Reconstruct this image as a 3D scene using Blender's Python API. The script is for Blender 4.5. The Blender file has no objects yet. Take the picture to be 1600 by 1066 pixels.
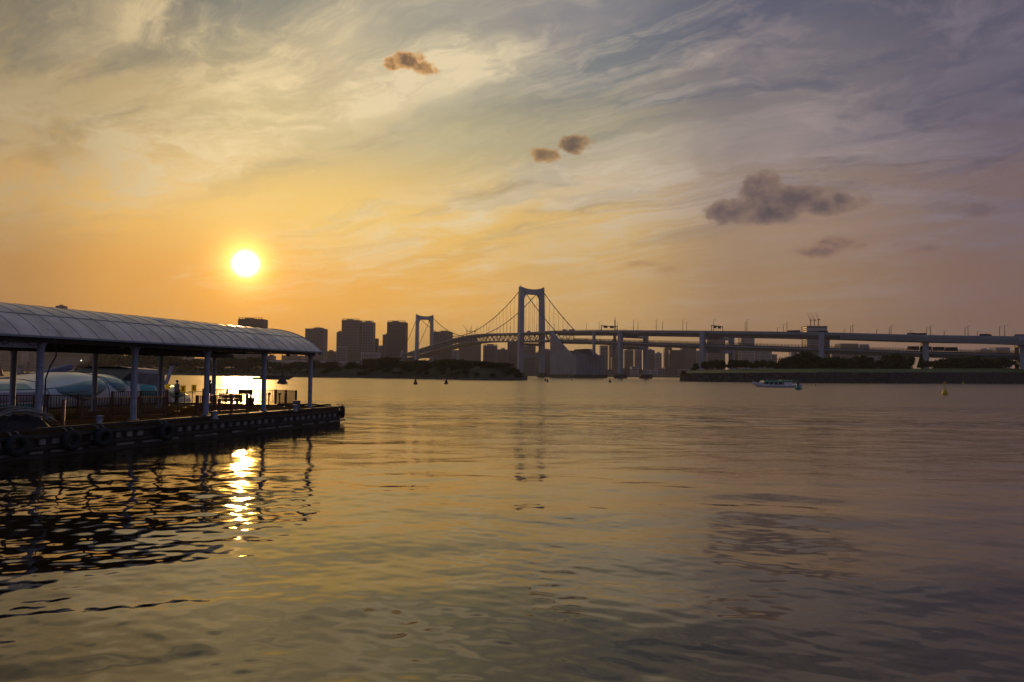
import bpy, math, random
import numpy as np
from mathutils import Vector, Matrix, Euler
random.seed(7)
R = math.radians
scene = bpy.context.scene
COL = scene.collection

# ------------------------------------------------------------------ camera
CAM_H = 3.5
FPX, CX, CY = 1150.0, 800.0, 533.0
HOR = 585.0
PITCH = math.atan((HOR - CY) / FPX)
ROLL = math.atan(0.009)
CAMROT = Euler((R(90) + PITCH, 0, 0)).to_matrix() @ Matrix.Rotation(ROLL, 3, 'Z')
cam_d = bpy.data.cameras.new('camera'); cam = bpy.data.objects.new('camera', cam_d); COL.objects.link(cam)
cam.location = (0, 0, CAM_H); cam.rotation_euler = CAMROT.to_euler()
cam_d.sensor_width = 36.0; cam_d.lens = 36.0 * FPX / 1600.0
cam_d.clip_start = 0.1; cam_d.clip_end = 30000
scene.camera = cam
def ray(px, py):
    d = CAMROT @ Vector(((px - CX) / FPX, -(py - CY) / FPX, -1.0)); return d
def at(px, py, Y):
    d = ray(px, py); return Vector((0, 0, CAM_H)) + d * (Y / d.y)
def atz(px, py, z=0.0):
    d = ray(px, py); return Vector((0, 0, CAM_H)) + d * ((z - CAM_H) / d.z)
def hor(px): return HOR + 0.009 * (px - 800)

# ------------------------------------------------------------------ sky
SUN_D = ray(384, 412).normalized()
SUN_EL = math.asin(SUN_D.z); SUN_AZ = math.atan2(SUN_D.x, SUN_D.y)
scene.view_settings.view_transform = 'Standard'; scene.view_settings.look = 'None'
scene.view_settings.exposure = 0.0; scene.view_settings.gamma = 1.0
def lin(c):
    return tuple((v / 255 / 12.92 if v / 255 <= 0.04045 else ((v / 255 + 0.055) / 1.055) ** 2.4) for v in c[:3]) + (1.0,)
world = bpy.data.worlds.new('World'); scene.world = world; world.use_nodes = True
class NT:
    def __init__(s, nt): s.nt = nt; s.n = nt.nodes; s.l = nt.links
    def add(s, t, **kw):
        n = s.n.new(t)
        for k, v in kw.items(): setattr(n, k, v)
        return n
    def put(s, sock, v):
        if isinstance(v, bpy.types.NodeSocket): s.l.new(v, sock)
        elif v is not None: sock.default_value = v
    def math(s, op, a, b=None, c=None, clamp=False):
        n = s.add('ShaderNodeMath', operation=op); n.use_clamp = clamp
        s.put(n.inputs[0], a); s.put(n.inputs[1], b); s.put(n.inputs[2], c); return n.outputs[0]
    def vec(s, x, y, z):
        n = s.add('ShaderNodeCombineXYZ'); s.put(n.inputs[0], x); s.put(n.inputs[1], y); s.put(n.inputs[2], z); return n.outputs[0]
    def ramp(s, fac, stops, interp='EASE'):
        n = s.add('ShaderNodeValToRGB'); cr = n.color_ramp; cr.interpolation = interp
        while len(cr.elements) > 1: cr.elements.remove(cr.elements[-1])
        cr.elements[0].position = stops[0][0]; cr.elements[0].color = stops[0][1]
        for p, c in stops[1:]:
            e = cr.elements.new(p); e.color = c
        s.put(n.inputs[0], fac); return n.outputs[0]
    def mix(s, fac, a, b, blend='MIX'):
        n = s.add('ShaderNodeMix', data_type='RGBA', blend_type=blend)
        s.put(n.inputs['Factor'], fac); s.put(n.inputs[6], a); s.put(n.inputs[7], b); return n.outputs[2]
    def smooth(s, v, a, b, lo=0.0, hi=1.0):
        n = s.add('ShaderNodeMapRange', interpolation_type='SMOOTHSTEP')
        s.put(n.inputs[0], v); n.inputs[1].default_value = a; n.inputs[2].default_value = b
        n.inputs[3].default_value = lo; n.inputs[4].default_value = hi; return n.outputs[0]
    def noise(s, vec, scale, detail=4, rough=0.55, dist=0.0):
        n = s.add('ShaderNodeTexNoise'); s.put(n.inputs['Vector'], vec)
        n.inputs['Scale'].default_value = scale; n.inputs['Detail'].default_value = detail
        n.inputs['Roughness'].default_value = rough; n.inputs['Distortion'].default_value = dist; return n.outputs[0]
def build_world():
    nt = NT(world.node_tree); nt.n.clear()
    out = nt.add('ShaderNodeOutputWorld'); bg = nt.add('ShaderNodeBackground')
    tc = nt.add('ShaderNodeTexCoord')
    nrm = nt.add('ShaderNodeVectorMath', operation='NORMALIZE'); nt.put(nrm.inputs[0], tc.outputs['Generated'])
    sep = nt.add('ShaderNodeSeparateXYZ'); nt.put(sep.inputs[0], nrm.outputs[0])
    X, Y, Z = sep.outputs
    Za = nt.math('MAXIMUM', Z, 0.0)
    az = nt.math('ARCTAN2', X, Y)                       # 0 = north (view), + = right
    azf = nt.math('ADD', nt.math('DIVIDE', az, 2 * math.pi), 0.5)
    el = nt.math('MULTIPLY', nt.math('ARCSINE', Za), 180 / math.pi)
    P = lambda d: d / 360.0 + 0.5
    azs = [-180, -90, -55, -35, -27, -20, -13, -5, 5, 18, 35, 60, 100, 180]
    rows = {
        0:  [(92,90,108),(105,88,92),(125,98,80),(150,110,72),(188,132,68),(218,150,70),(205,148,78),(188,145,88),(178,142,94),(152,118,90),(120,94,86),(105,86,86),(95,88,100),(92,90,108)],
        6:  [(88,90,112),(105,95,100),(140,112,88),(172,126,76),(212,150,72),(236,165,70),(228,166,78),(226,170,86),(205,164,104),(158,126,97),(122,98,92),(105,90,95),(92,90,105),(88,90,112)],
        12: [(84,90,118),(105,100,108),(150,128,102),(196,154,92),(228,180,100),(232,192,108),(236,196,112),(230,187,106),(214,176,110),(158,132,110),(118,98,100),(102,90,102),(90,90,112),(84,90,118)],
        18: [(80,90,122),(95,98,115),(130,120,108),(162,142,104),(184,160,116),(198,178,130),(196,178,134),(184,172,134),(166,156,130),(128,120,120),(98,92,108),(90,88,108),(86,90,118),(80,90,122)],
        27: [(78,90,126),(85,92,118),(95,98,105),(98,97,94),(108,110,107),(122,124,120),(136,136,130),(142,140,134),(132,130,134),(98,98,114),(76,76,96),(78,82,108),(80,88,120),(78,90,126)],
        60: [(78,90,126)] + [(84,92,116)] * 12 + [(78,90,126)],
    }
    els = [0, 6, 12, 18, 27, 60]
    cols = [nt.ramp(azf, [(P(a), lin(c)) for a, c in zip(azs, rows[e])]) for e in els]
    sky = cols[0]
    for i in range(1, 6):
        sky = nt.mix(nt.smooth(el, els[i - 1], els[i]), sky, cols[i])
    # thin high cloud, projected on a flat layer so that the streaks converge with perspective
    den = nt.math('ADD', Za, 0.12)
    u = nt.math('DIVIDE', X, den); v = nt.math('DIVIDE', Y, den)
    ca, sa = math.cos(R(-34)), math.sin(R(-34))
    uu = nt.math('ADD', nt.math('MULTIPLY', u, ca), nt.math('MULTIPLY', v, sa))
    vv = nt.math('SUBTRACT', nt.math('MULTIPLY', v, ca), nt.math('MULTIPLY', u, sa))
    w1 = nt.math('SUBTRACT', nt.noise(nt.vec(uu, vv, 0.0), 1.6, 4, 0.55), 0.5)
    w2 = nt.math('SUBTRACT', nt.noise(nt.vec(uu, vv, 5.0), 1.1, 4, 0.55), 0.5)
    uw = nt.math('ADD', nt.math('MULTIPLY', uu, nt.smooth(uu, -1.3, -0.2, 0.55, 0.95)), nt.math('MULTIPLY', w1, 0.45))
    vw = nt.math('ADD', nt.math('MULTIPLY', vv, 1.5), nt.math('MULTIPLY', w2, 0.8))
    n1 = nt.noise(nt.vec(uw, vw, 3.3), 2.2, 11, 0.64, 0.12)
    n2 = nt.noise(nt.vec(nt.math('MULTIPLY', uw, 1.6), vw, 9.1), 5.0, 10, 0.68, 0.2)
    n3 = nt.noise(nt.vec(uu, vv, 1.7), 1.3, 4, 0.55, 0.4)
    vj = nt.math('ADD', vv, nt.math('ADD', nt.math('MULTIPLY', w1, 0.35), nt.math('MULTIPLY', nt.math('SUBTRACT', n1, 0.5), 0.35)))
    band = nt.math('MULTIPLY', nt.smooth(vj, 1.60, 1.44), nt.smooth(vj, 0.75, 1.35))
    band = nt.math('MULTIPLY', band, nt.math('MULTIPLY', nt.smooth(uu, -3.4, -2.2), nt.smooth(uu, -0.75, -1.25)))
    clear = nt.math('MULTIPLY', nt.math('MULTIPLY', nt.smooth(vj, 1.50, 1.66), nt.smooth(vj, 2.3, 1.9)), nt.smooth(uu, -0.7, -1.3))
    wisp = nt.math('ADD', nt.math('MULTIPLY', nt.smooth(n1, 0.44, 0.62), 0.62), nt.math('MULTIPLY', nt.smooth(n2, 0.46, 0.64), 0.38))
    wisp = nt.math('MULTIPLY', wisp, nt.smooth(n3, 0.38, 0.56, 0.30, 1.0))
    wisp = nt.math('MULTIPLY', wisp, nt.math('SUBTRACT', 1.0, nt.math('MULTIPLY', clear, 0.75)))
    wisp = nt.math('ADD', wisp, nt.math('MULTIPLY', band, nt.math('ADD', nt.math('MULTIPLY', nt.smooth(n2, 0.35, 0.65), 0.55), 0.22)))
    amt = nt.math('MULTIPLY', wisp, nt.smooth(el, 1.0, 15.0, 0.10, 1.0))
    light = nt.ramp(azf, [(0.0, lin((92,98,120))), (P(-70), lin((120,110,105))), (P(-35), lin((180,160,126))), (P(-20), lin((232,208,160))), (P(-5), lin((226,208,170))), (P(8), lin((204,188,166))), (P(20), lin((160,144,142))), (P(38), lin((112,104,122))), (P(100), lin((95,98,118))), (1.0, lin((92,98,120)))])
    # bluish-grey gaps and heavier veil patches
    g = nt.noise(nt.vec(nt.math('MULTIPLY', uw, 1.2), vw, 21.0), 2.0, 9, 0.62, 0.15)
    gap = nt.math('MULTIPLY', nt.smooth(g, 0.46, 0.60), nt.smooth(el, 6.0, 19.0))
    gap = nt.math('MULTIPLY', gap, nt.math('SUBTRACT', 1.0, nt.math('MULTIPLY', band, 0.9)))
    gap = nt.math('MULTIPLY', gap, nt.math('SUBTRACT', 1.0, nt.math('MULTIPLY', clear, 0.7)))
    dark = nt.ramp(azf, [(0.0, lin((66,76,104))), (P(-35), lin((100,102,96))), (P(-15), lin((120,126,118))), (P(5), lin((106,116,124))), (P(20), lin((82,86,108))), (P(38), lin((64,66,92))), (1.0, lin((66,76,104)))])
    sky = nt.mix(nt.math('MULTIPLY', gap, nt.smooth(az, 0.0, 0.4, 0.74, 0.56)), sky, dark)
    sky = nt.mix(nt.math('MULTIPLY', amt, 0.92, clamp=True), sky, light)
    # low small cumulus: ragged patches around given bearings and elevations
    elr = nt.math('ARCSINE', Za)
    fn = nt.noise(nt.vec(nt.math('MULTIPLY', az, 1.0), nt.math('MULTIPLY', elr, 1.3), 4.0), 34.0, 8, 0.66, 0.3)
    fn2 = nt.noise(nt.vec(az, elr, 8.0), 15.0, 4, 0.55)
    fn3 = nt.noise(nt.vec(nt.math('ADD', az, 0.012), nt.math('MULTIPLY', nt.math('SUBTRACT', elr, 0.01), 1.2), 4.0), 30.0, 5, 0.6, 0.2)
    wob = nt.math('ADD', nt.math('MULTIPLY', nt.math('SUBTRACT', fn, 0.5), 9.0), nt.math('MULTIPLY', nt.math('SUBTRACT', fn2, 0.5), 5.5))
    def cloud(sky, blobs, strength, body, rim, soft=0.9, wobk=1.0):
        m = None
        for px, py, rx, ry in blobs:
            d = ray(px, py).normalized(); a0 = math.atan2(d.x, d.y); e0 = math.asin(d.z)
            ax = nt.math('DIVIDE', nt.math('SUBTRACT', az, a0), rx / 1250.0)
            ay = nt.math('DIVIDE', nt.math('SUBTRACT', elr, e0), ry / 1250.0)
            q = nt.math('ADD', nt.math('MULTIPLY', ax, ax), nt.math('MULTIPLY', ay, ay))
            q = nt.math('MINIMUM', q, 12.0)
            m = q if m is None else nt.math('SMOOTH_MIN', m, q, 0.6)
        val = nt.math('ADD', m, nt.math('MULTIPLY', wob, wobk))
        f = nt.smooth(val, 1.0 + soft, 1.0 - soft)
        core = nt.smooth(nt.math('ADD', val, nt.math('MULTIPLY', nt.math('SUBTRACT', fn3, 0.5), 1.3)), 1.1, -0.5)
        c = nt.mix(core, rim, body)
        return nt.mix(nt.math('MULTIPLY', f, strength), sky, c)
    sky = cloud(sky, [(1190,288,30,20),(1190,300,34,20),(1225,312,72,22),(1300,319,52,18),(1146,330,50,19),(1195,334,60,18)], 0.98, lin((80,70,80)), lin((132,110,100)), 0.35, 0.30)
    sky = cloud(sky, [(903,225,28,13)], 0.95, lin((94,80,72)), lin((166,132,94)), 0.5, 0.5)
    sky = cloud(sky, [(852,243,24,11)], 0.92, lin((110,88,68)), lin((182,142,94)), 0.5, 0.5)
    sky = cloud(sky, [(634,92,28,13),(665,106,20,10),(612,97,12,10)], 0.96, lin((108,82,64)), lin((214,160,98)), 0.5, 0.6)
    sky = cloud(sky, [(1312,381,50,11),(1280,392,36,9)], 0.75, lin((98,78,82)), lin((142,112,96)), 0.9, 0.5)
    sky = cloud(sky, [(1415,380,22,10),(1445,388,32,7)], 0.45, lin((104,82,86)), lin((132,104,98)), 0.9, 0.6)
    sky = cloud(sky, [(1528,328,26,9)], 0.45, lin((96,78,88)), lin((120,98,100)), 0.9, 0.6)
    sky = cloud(sky, [(1048,425,22,11),(1000,412,30,5)], 0.32, lin((140,106,84)), lin((170,130,96)), 0.9, 0.6)
    # the sun, its halo and its disc
    dt = nt.add('ShaderNodeVectorMath', operation='DOT_PRODUCT'); nt.put(dt.inputs[0], nrm.outputs[0]); dt.inputs[1].default_value = SUN_D
    ang = nt.math('MULTIPLY', nt.math('ARCCOSINE', nt.math('MINIMUM', dt.outputs['Value'], 0.9999999)), 180 / math.pi)
    halo = nt.math('EXPONENT', nt.math('MULTIPLY', ang, -0.55))
    halo2 = nt.math('EXPONENT', nt.math('MULTIPLY', nt.math('MULTIPLY', ang, ang), -0.42))
    sky = nt.mix(1.0, sky, nt.mix(1.0, (0.36, 0.14, 0.015, 1), nt.vec(halo, halo, halo), 'MULTIPLY'), 'ADD')
    h2 = nt.mix(1.0, (1.5, 0.95, 0.22, 1), nt.vec(halo2, halo2, halo2), 'MULTIPLY')
    sky = nt.mix(1.0, sky, h2, 'ADD')
    disc = nt.math('POWER', nt.smooth(ang, 1.45, 0.55), 2.6)
    dv = nt.vec(nt.math('MULTIPLY', disc, SUNDISC), nt.math('MULTIPLY', disc, SUNDISC * 0.52), nt.math('MULTIPLY', disc, SUNDISC * 0.085))
    sky = nt.mix(1.0, sky, dv, 'ADD')
    # a share of the physical sky under it all
    st = nt.add('ShaderNodeTexSky', sky_type='NISHITA'); st.sun_disc = False
    st.sun_elevation = SUN_EL; st.sun_rotation = SUN_AZ; st.air_density = 1.5; st.dust_density = 3.0
    stc = nt.mix(1.0, st.outputs[0], (0.003, 0.003, 0.003, 1), 'MULTIPLY')
    sky = nt.mix(1.0, sky, stc, 'ADD')
    nt.put(bg.inputs[0], sky); bg.inputs[1].default_value = 1.0
    nt.l.new(bg.outputs[0], out.inputs[0])
    world.cycles.sampling_method = 'MANUAL'; world.cycles.sample_map_resolution = 2048
SUNDISC = 26.0
build_world()
sun_d = bpy.data.lights.new('sun', 'SUN'); sun_d.energy = 1.2; sun_d.angle = R(0.55); sun_d.color = (1.0, 0.56, 0.20)
sun = bpy.data.objects.new('sun', sun_d); COL.objects.link(sun)
sun.rotation_euler = SUN_D.to_track_quat('Z', 'Y').to_euler()

# ------------------------------------------------------------------ helpers
class MB:
    def __init__(s): s.v = []; s.f = []; s.m = []; s.mi = 0
    def add(s, vs, fs):
        o = len(s.v); s.v += [tuple(p) for p in vs]
        for f in fs: s.f.append(tuple(i + o for i in f)); s.m.append(s.mi)
        return s
    def box(s, c, size, rz=0.0, M=None):
        x, y, z = (q / 2 for q in size)
        vs = [Vector((a * x, b * y, d * z)) for d in (-1, 1) for a, b in ((-1, -1), (1, -1), (1, 1), (-1, 1))]
        m = M if M is not None else Matrix.Rotation(rz, 3, 'Z')
        c = Vector(c); vs = [m @ q + c for q in vs]
        return s.add(vs, [(3, 2, 1, 0), (4, 5, 6, 7), (0, 1, 5, 4), (1, 2, 6, 5), (2, 3, 7, 6), (3, 0, 4, 7)])
    def bar(s, p, q, w, h=None):
        p, q = Vector(p), Vector(q); d = q - p; L = d.length
        if L < 1e-6: return s
        h = h or w; z = d.normalized(); up = Vector((0, 0, 1)) if abs(z.z) < 0.99 else Vector((0, 1, 0))
        x = up.cross(z).normalized(); y = z.cross(x)
        return s.box((p + q) / 2, (w, h, L), M=Matrix((x, y, z)).transposed())
    def tube(s, pts, r, n=8, cap=True):
        pts = [Vector(p) for p in pts]; k = len(pts); rr = r if isinstance(r, (list, tuple)) else [r] * k
        vs = []; prev = None
        for i, p in enumerate(pts):
            d = (pts[min(i + 1, k - 1)] - pts[max(i - 1, 0)]).normalized()
            if prev is None:
                up = Vector((0, 0, 1)) if abs(d.z) < 0.95 else Vector((1, 0, 0)); x = up.cross(d).normalized()
            else: x = (prev - d * prev.dot(d)).normalized()
            prev = x; y = d.cross(x)
            for j in range(n):
                a = 2 * math.pi * j / n; vs.append(p + (x * math.cos(a) + y * math.sin(a)) * rr[i])
        fs = [(i * n + j, i * n + (j + 1) % n, (i + 1) * n + (j + 1) % n, (i + 1) * n + j) for i in range(k - 1) for j in range(n)]
        if cap: fs += [tuple(range(n))[::-1], tuple((k - 1) * n + j for j in range(n))]
        return s.add(vs, fs)
    def lathe(s, prof, c=(0, 0, 0), n=16):
        c = Vector(c); vs = []
        for r, z in prof:
            for j in range(n):
                a = 2 * math.pi * j / n; vs.append((c.x + r * math.cos(a), c.y + r * math.sin(a), c.z + z))
        k = len(prof)
        fs = [(i * n + j, i * n + (j + 1) % n, (i + 1) * n + (j + 1) % n, (i + 1) * n + j) for i in range(k - 1) for j in range(n)]
        fs += [tuple(range(n))[::-1], tuple((k - 1) * n + j for j in range(n))]
        return s.add(vs, fs)
    def prism(s, poly, fn, a, b):           # polygon (p,q) mapped by fn(p,q,t) at t=a and t=b
        n = len(poly); vs = [fn(p, q, a) for p, q in poly] + [fn(p, q, b) for p, q in poly]
        return s.add(vs, [tuple(range(n))[::-1], tuple(range(n, 2 * n))] + [(i, (i + 1) % n, n + (i + 1) % n, n + i) for i in range(n)])
    def torus(s, c, axis, R0, r, n=20, k=8):
        c = Vector(c); z = Vector(axis).normalized(); x = (Vector((0, 0, 1)) if abs(z.z) < .9 else Vector((1, 0, 0))).cross(z).normalized(); y = z.cross(x)
        vs = []
        for i in range(n):
            a = 2 * math.pi * i / n; e = x * math.cos(a) + y * math.sin(a)
            for j in range(k):
                b = 2 * math.pi * j / k; vs.append(c + e * (R0 + r * math.cos(b)) + z * r * math.sin(b))
        return s.add(vs, [(i * k + j, ((i + 1) % n) * k + j, ((i + 1) % n) * k + (j + 1) % k, i * k + (j + 1) % k) for i in range(n) for j in range(k)])
    def grid(s, rows):
        n = len(rows[0]); vs = [p for r in rows for p in r]
        return s.add(vs, [(i * n + j, i * n + j + 1, (i + 1) * n + j + 1, (i + 1) * n + j) for i in range(len(rows) - 1) for j in range(n - 1)])
    def build(s, name, mat, parent=None, smooth=False):
        off = Vector((0, 0, 0)); p = parent
        while p is not None: off += p.location; p = p.parent
        me = bpy.data.meshes.new(name)
        me.from_pydata([tuple(Vector(v) - off) for v in s.v], [], s.f)
        for m in (mat if isinstance(mat, (list, tuple)) else [mat]): me.materials.append(m)
        if any(s.m): me.polygons.foreach_set('material_index', s.m)
        if smooth: me.polygons.foreach_set('use_smooth', [True] * len(me.polygons))
        me.update(); o = bpy.data.objects.new(name, me); COL.objects.link(o)
        if parent is not None: o.parent = parent
        return o
def build_each(b, name, mat, parent=None, smooth=False):
    """every separate piece of the builder becomes an object of its own"""
    par = list(range(len(b.v)))
    def find(i):
        while par[i] != i: par[i] = par[par[i]]; i = par[i]
        return i
    for f in b.f:
        for i in f[1:]: par[find(i)] = find(f[0])
    comp = {}
    for f in b.f: comp.setdefault(find(f[0]), []).append(f)
    out = []
    for fs in comp.values():
        ids = sorted({i for f in fs for i in f}); mp = {i: k for k, i in enumerate(ids)}
        q = MB(); q.add([b.v[i] for i in ids], [tuple(mp[i] for i in f) for f in fs]); out.append(q.build(name, mat, parent, smooth))
    return out
def tag(o, label=None, cat=None, group=None, kind=None):
    if label: o['label'] = label
    if cat: o['category'] = cat
    if group: o['group'] = group
    if kind: o['kind'] = kind
    return o
def empty(name, loc, label, cat, group=None, rz=0.0):
    o = bpy.data.objects.new(name, None); COL.objects.link(o); o.location = loc; o.rotation_euler.z = rz
    o.empty_display_size = 0.3
    return tag(o, label, cat, group)
def children(o): return [c for c in bpy.data.objects if c.parent == o]
def copy_tree(o, kids=None):
    def rec(src, parent):
        c = src.copy(); COL.objects.link(c)
        if parent is not None: c.parent = parent
        for ch in children(src): rec(ch, c)
        return c
    return rec(o, None)
ORD = 'first second third fourth fifth sixth seventh eighth ninth tenth eleventh twelfth thirteenth fourteenth fifteenth sixteenth seventeenth eighteenth nineteenth twentieth'.split()
def ordw(i):
    if i < 20: return ORD[i]
    tens = {2: 'twenty', 3: 'thirty', 4: 'forty', 5: 'fifty', 6: 'sixty', 7: 'seventy'}; t, u = divmod(i + 1, 10)
    return (tens[t][:-1] + 'ieth') if u == 0 else tens[t] + '-' + ORD[u - 1]

def mat(name, col, rough=0.6, metal=0.0, var=0.25, scale=2.0, bump=0.0, bscale=20.0, spec=None, streak=None, emit=None):
    m = bpy.data.materials.new(name); m.use_nodes = True; nt = NT(m.node_tree)
    b = nt.n['Principled BSDF']; b.inputs['Roughness'].default_value = rough; b.inputs['Metallic'].default_value = metal
    tc = nt.add('ShaderNodeTexCoord'); v = tc.outputs['Object']
    if streak:
        mp = nt.add('ShaderNodeMapping'); nt.put(mp.inputs[0], v); mp.inputs['Scale'].default_value = streak; v = mp.outputs[0]
    n = nt.noise(v, scale, 5, 0.6)
    c0 = tuple(min(1, x * (1 - var)) for x in col) + (1,); c1 = tuple(min(1, x * (1 + var)) for x in col) + (1,)
    nt.put(b.inputs['Base Color'], nt.ramp(n, [(0.3, c0), (0.7, c1)], 'LINEAR'))
    if bump:
        bn = nt.add('ShaderNodeBump'); bn.inputs['Strength'].default_value = 0.7; bn.inputs['Distance'].default_value = bump
        nt.put(bn.inputs['Height'], nt.noise(tc.outputs['Object'], bscale, 5, 0.6)); nt.put(b.inputs['Normal'], bn.outputs[0])
    if spec is not None: b.inputs['Specular IOR Level'].default_value = spec
    if emit: b.inputs['Emission Color'].default_value = emit[0] + (1,); b.inputs['Emission Strength'].default_value = emit[1]
    return m
M = {
 'post': mat('painted_steel_pale', (0.30, 0.32, 0.40), 0.5, 0.0, 0.32, 3, 0.002, 12, streak=(3, 3, 0.5)),
 'eave': mat('eave_paint', (0.28, 0.34, 0.42), 0.5, 0.0, 0.15, 2),
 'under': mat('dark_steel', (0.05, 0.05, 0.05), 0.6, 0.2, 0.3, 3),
 'roof': mat('roof_sheet', (0.52, 0.45, 0.44), 0.33, 0.0, 0.34, 0.8, 0.004, 4, streak=(1, 1, 0.6)),
 'rib': mat('roof_rib', (0.22, 0.21, 0.22), 0.5),
 'letter': mat('faded_white_paint', (0.46, 0.46, 0.50), 0.5, 0.0, 0.2, 5),
 'deck': mat('weathered_deck_planks', (0.23, 0.15, 0.085), 0.55, 0.0, 0.35, 3, 0.01, 14),
 'hullside': mat('tarred_steel', (0.042, 0.034, 0.028), 0.55, 0.0, 0.5, 4, 0.01, 8),
 'block': mat('pale_fender_block', (0.26, 0.22, 0.20), 0.8, 0.0, 0.55, 1.3),
 'rubber': mat('tyre_rubber', (0.018, 0.02, 0.02), 0.7, 0.0, 0.4, 8, 0.01, 25),
 'fence': mat('brown_fence_steel', (0.17, 0.080, 0.045), 0.45, 0.2, 0.3, 5),
 'brass': mat('worn_handrail', (0.30, 0.15, 0.06), 0.35, 0.4, 0.2, 4),
 'yellow': mat('yellow_plastic', (0.75, 0.62, 0.03), 0.4),
 'rope': mat('grey_rope', (0.30, 0.29, 0.27), 0.9, 0.0, 0.3, 20),
 'net': mat('dark_tarpaulin', (0.03, 0.03, 0.03), 0.8, 0.0, 0.4, 6, 0.02, 9),
 'silver': mat('silver_hull', (0.52, 0.57, 0.61), 0.30, 0.40, 0.10, 1.5),
 'silver_low': mat('lower_hull_paint', (0.30, 0.28, 0.36), 0.35, 0.3, 0.1, 1.5),
 'teal': mat('teal_window', (0.15, 0.27, 0.30), 0.12, 0.25, 0.15, 1.2),
 'cyan': mat('bright_teal_window', (0.06, 0.38, 0.36), 0.15, 0.1, 0.15, 1.2),
 'rimblue': mat('blue_grey_fin', (0.12, 0.12, 0.20), 0.4),
 'hood': mat('grey_hood', (0.22, 0.20, 0.22), 0.6),
 'seam': mat('panel_seam', (0.06, 0.05, 0.08), 0.6),
 'interior': mat('dark_interior', (0.015, 0.018, 0.02), 0.5),
 'tower': mat('bridge_steel_paint', (0.38, 0.38, 0.43), 0.6, 0.0, 0.10, 0.05),
 'truss': mat('truss_steel', (0.27, 0.27, 0.30), 0.6, 0.0, 0.15, 0.05),
 'girder': mat('viaduct_girder', (0.24, 0.235, 0.25), 0.7, 0.0, 0.12, 0.03),
 'decktop': mat('road_parapet', (0.30, 0.30, 0.32), 0.7, 0.0, 0.1, 0.05),
 'cable': mat('cable_steel', (0.12, 0.11, 0.12), 0.6),
 'hanger': mat('hanger_steel', (0.30, 0.28, 0.28), 0.6),
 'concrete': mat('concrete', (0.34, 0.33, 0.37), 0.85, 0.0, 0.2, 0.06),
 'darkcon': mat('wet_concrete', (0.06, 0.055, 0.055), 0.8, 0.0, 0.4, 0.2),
 'rail': mat('railing', (0.10, 0.10, 0.11), 0.6),
 'lamp': mat('lamp_pole', (0.12, 0.12, 0.12), 0.6),
 'bark': mat('bark', (0.05, 0.035, 0.025), 0.9, 0.0, 0.4, 2),
 'red': mat('red_buoy_paint', (0.22, 0.03, 0.02), 0.5),
 'black': mat('black_paint', (0.02, 0.02, 0.022), 0.5),
 'green': mat('green_buoy_paint', (0.01, 0.20, 0.12), 0.45),
 'amber': mat('yellow_buoy_paint', (0.62, 0.42, 0.02), 0.45),
 'white': mat('white_boat_paint', (0.78, 0.74, 0.76), 0.45, 0.0, 0.12, 1),
 'greenroof': mat('green_roof_paint', (0.02, 0.34, 0.22), 0.5),
 'glass': mat('dark_glass', (0.02, 0.022, 0.025), 0.12),
 'skin': mat('skin', (0.28, 0.16, 0.10), 0.6), 'hair': mat('black_hair', (0.015, 0.012, 0.01), 0.6),
 'shirt': mat('pale_shirt', (0.42, 0.36, 0.30), 0.9), 'trousers': mat('dark_trousers', (0.03, 0.03, 0.035), 0.9),
 'darkshirt': mat('dark_jacket', (0.08, 0.03, 0.03), 0.9),
 'lit': mat('lit_lamp', (1, 0.95, 0.85), 0.5, emit=((1.0, 0.85, 0.6), 4.0)),
 'crane': mat('crane_steel', (0.16, 0.10, 0.09), 0.6),
 'tokyo': mat('tower_lattice', (0.28, 0.12, 0.08), 0.6),
}
def translucent(m):
    nt = NT(m.node_tree); b = nt.n['Principled BSDF']; o = nt.n['Material Output']
    t = nt.add('ShaderNodeBsdfTranslucent'); t.inputs[0].default_value = (0.95, 0.85, 0.05, 1)
    mx = nt.add('ShaderNodeMixShader'); mx.inputs[0].default_value = 0.6
    nt.l.new(b.outputs[0], mx.inputs[1]); nt.l.new(t.outputs[0], mx.inputs[2]); nt.l.new(mx.outputs[0], o.inputs[0])
translucent(M['yellow'])
def leaf_mat(name, a, b):
    m = bpy.data.materials.new(name); m.use_nodes = True; nt = NT(m.node_tree); bs = nt.n['Principled BSDF']
    tc = nt.add('ShaderNodeTexCoord'); n = nt.noise(tc.outputs['Object'], 0.55, 5, 0.7)
    oi = nt.add('ShaderNodeObjectInfo')
    nn = nt.math('ADD', n, nt.math('MULTIPLY', nt.math('SUBTRACT', oi.outputs['Random'], 0.5), 0.25))
    nt.put(bs.inputs['Base Color'], nt.ramp(nn, [(0.3, a + (1,)), (0.7, b + (1,))], 'LINEAR')); bs.inputs['Roughness'].default_value = 0.7
    bs.inputs['Specular IOR Level'].default_value = 0.2
    return m
M['leaf'] = leaf_mat('leaves', (0.014, 0.032, 0.006), (0.046, 0.078, 0.015))
M['leafdark'] = leaf_mat('dark_leaves', (0.012, 0.022, 0.007), (0.034, 0.048, 0.014))
M['grass'] = mat('lawn_grass', (0.055, 0.10, 0.012), 0.9, 0.0, 0.35, 0.15, 0.3, 0.6)
M['scrub'] = mat('bank_scrub', (0.028, 0.034, 0.010), 0.9, 0.0, 0.5, 0.12, 0.6, 0.5)
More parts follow.
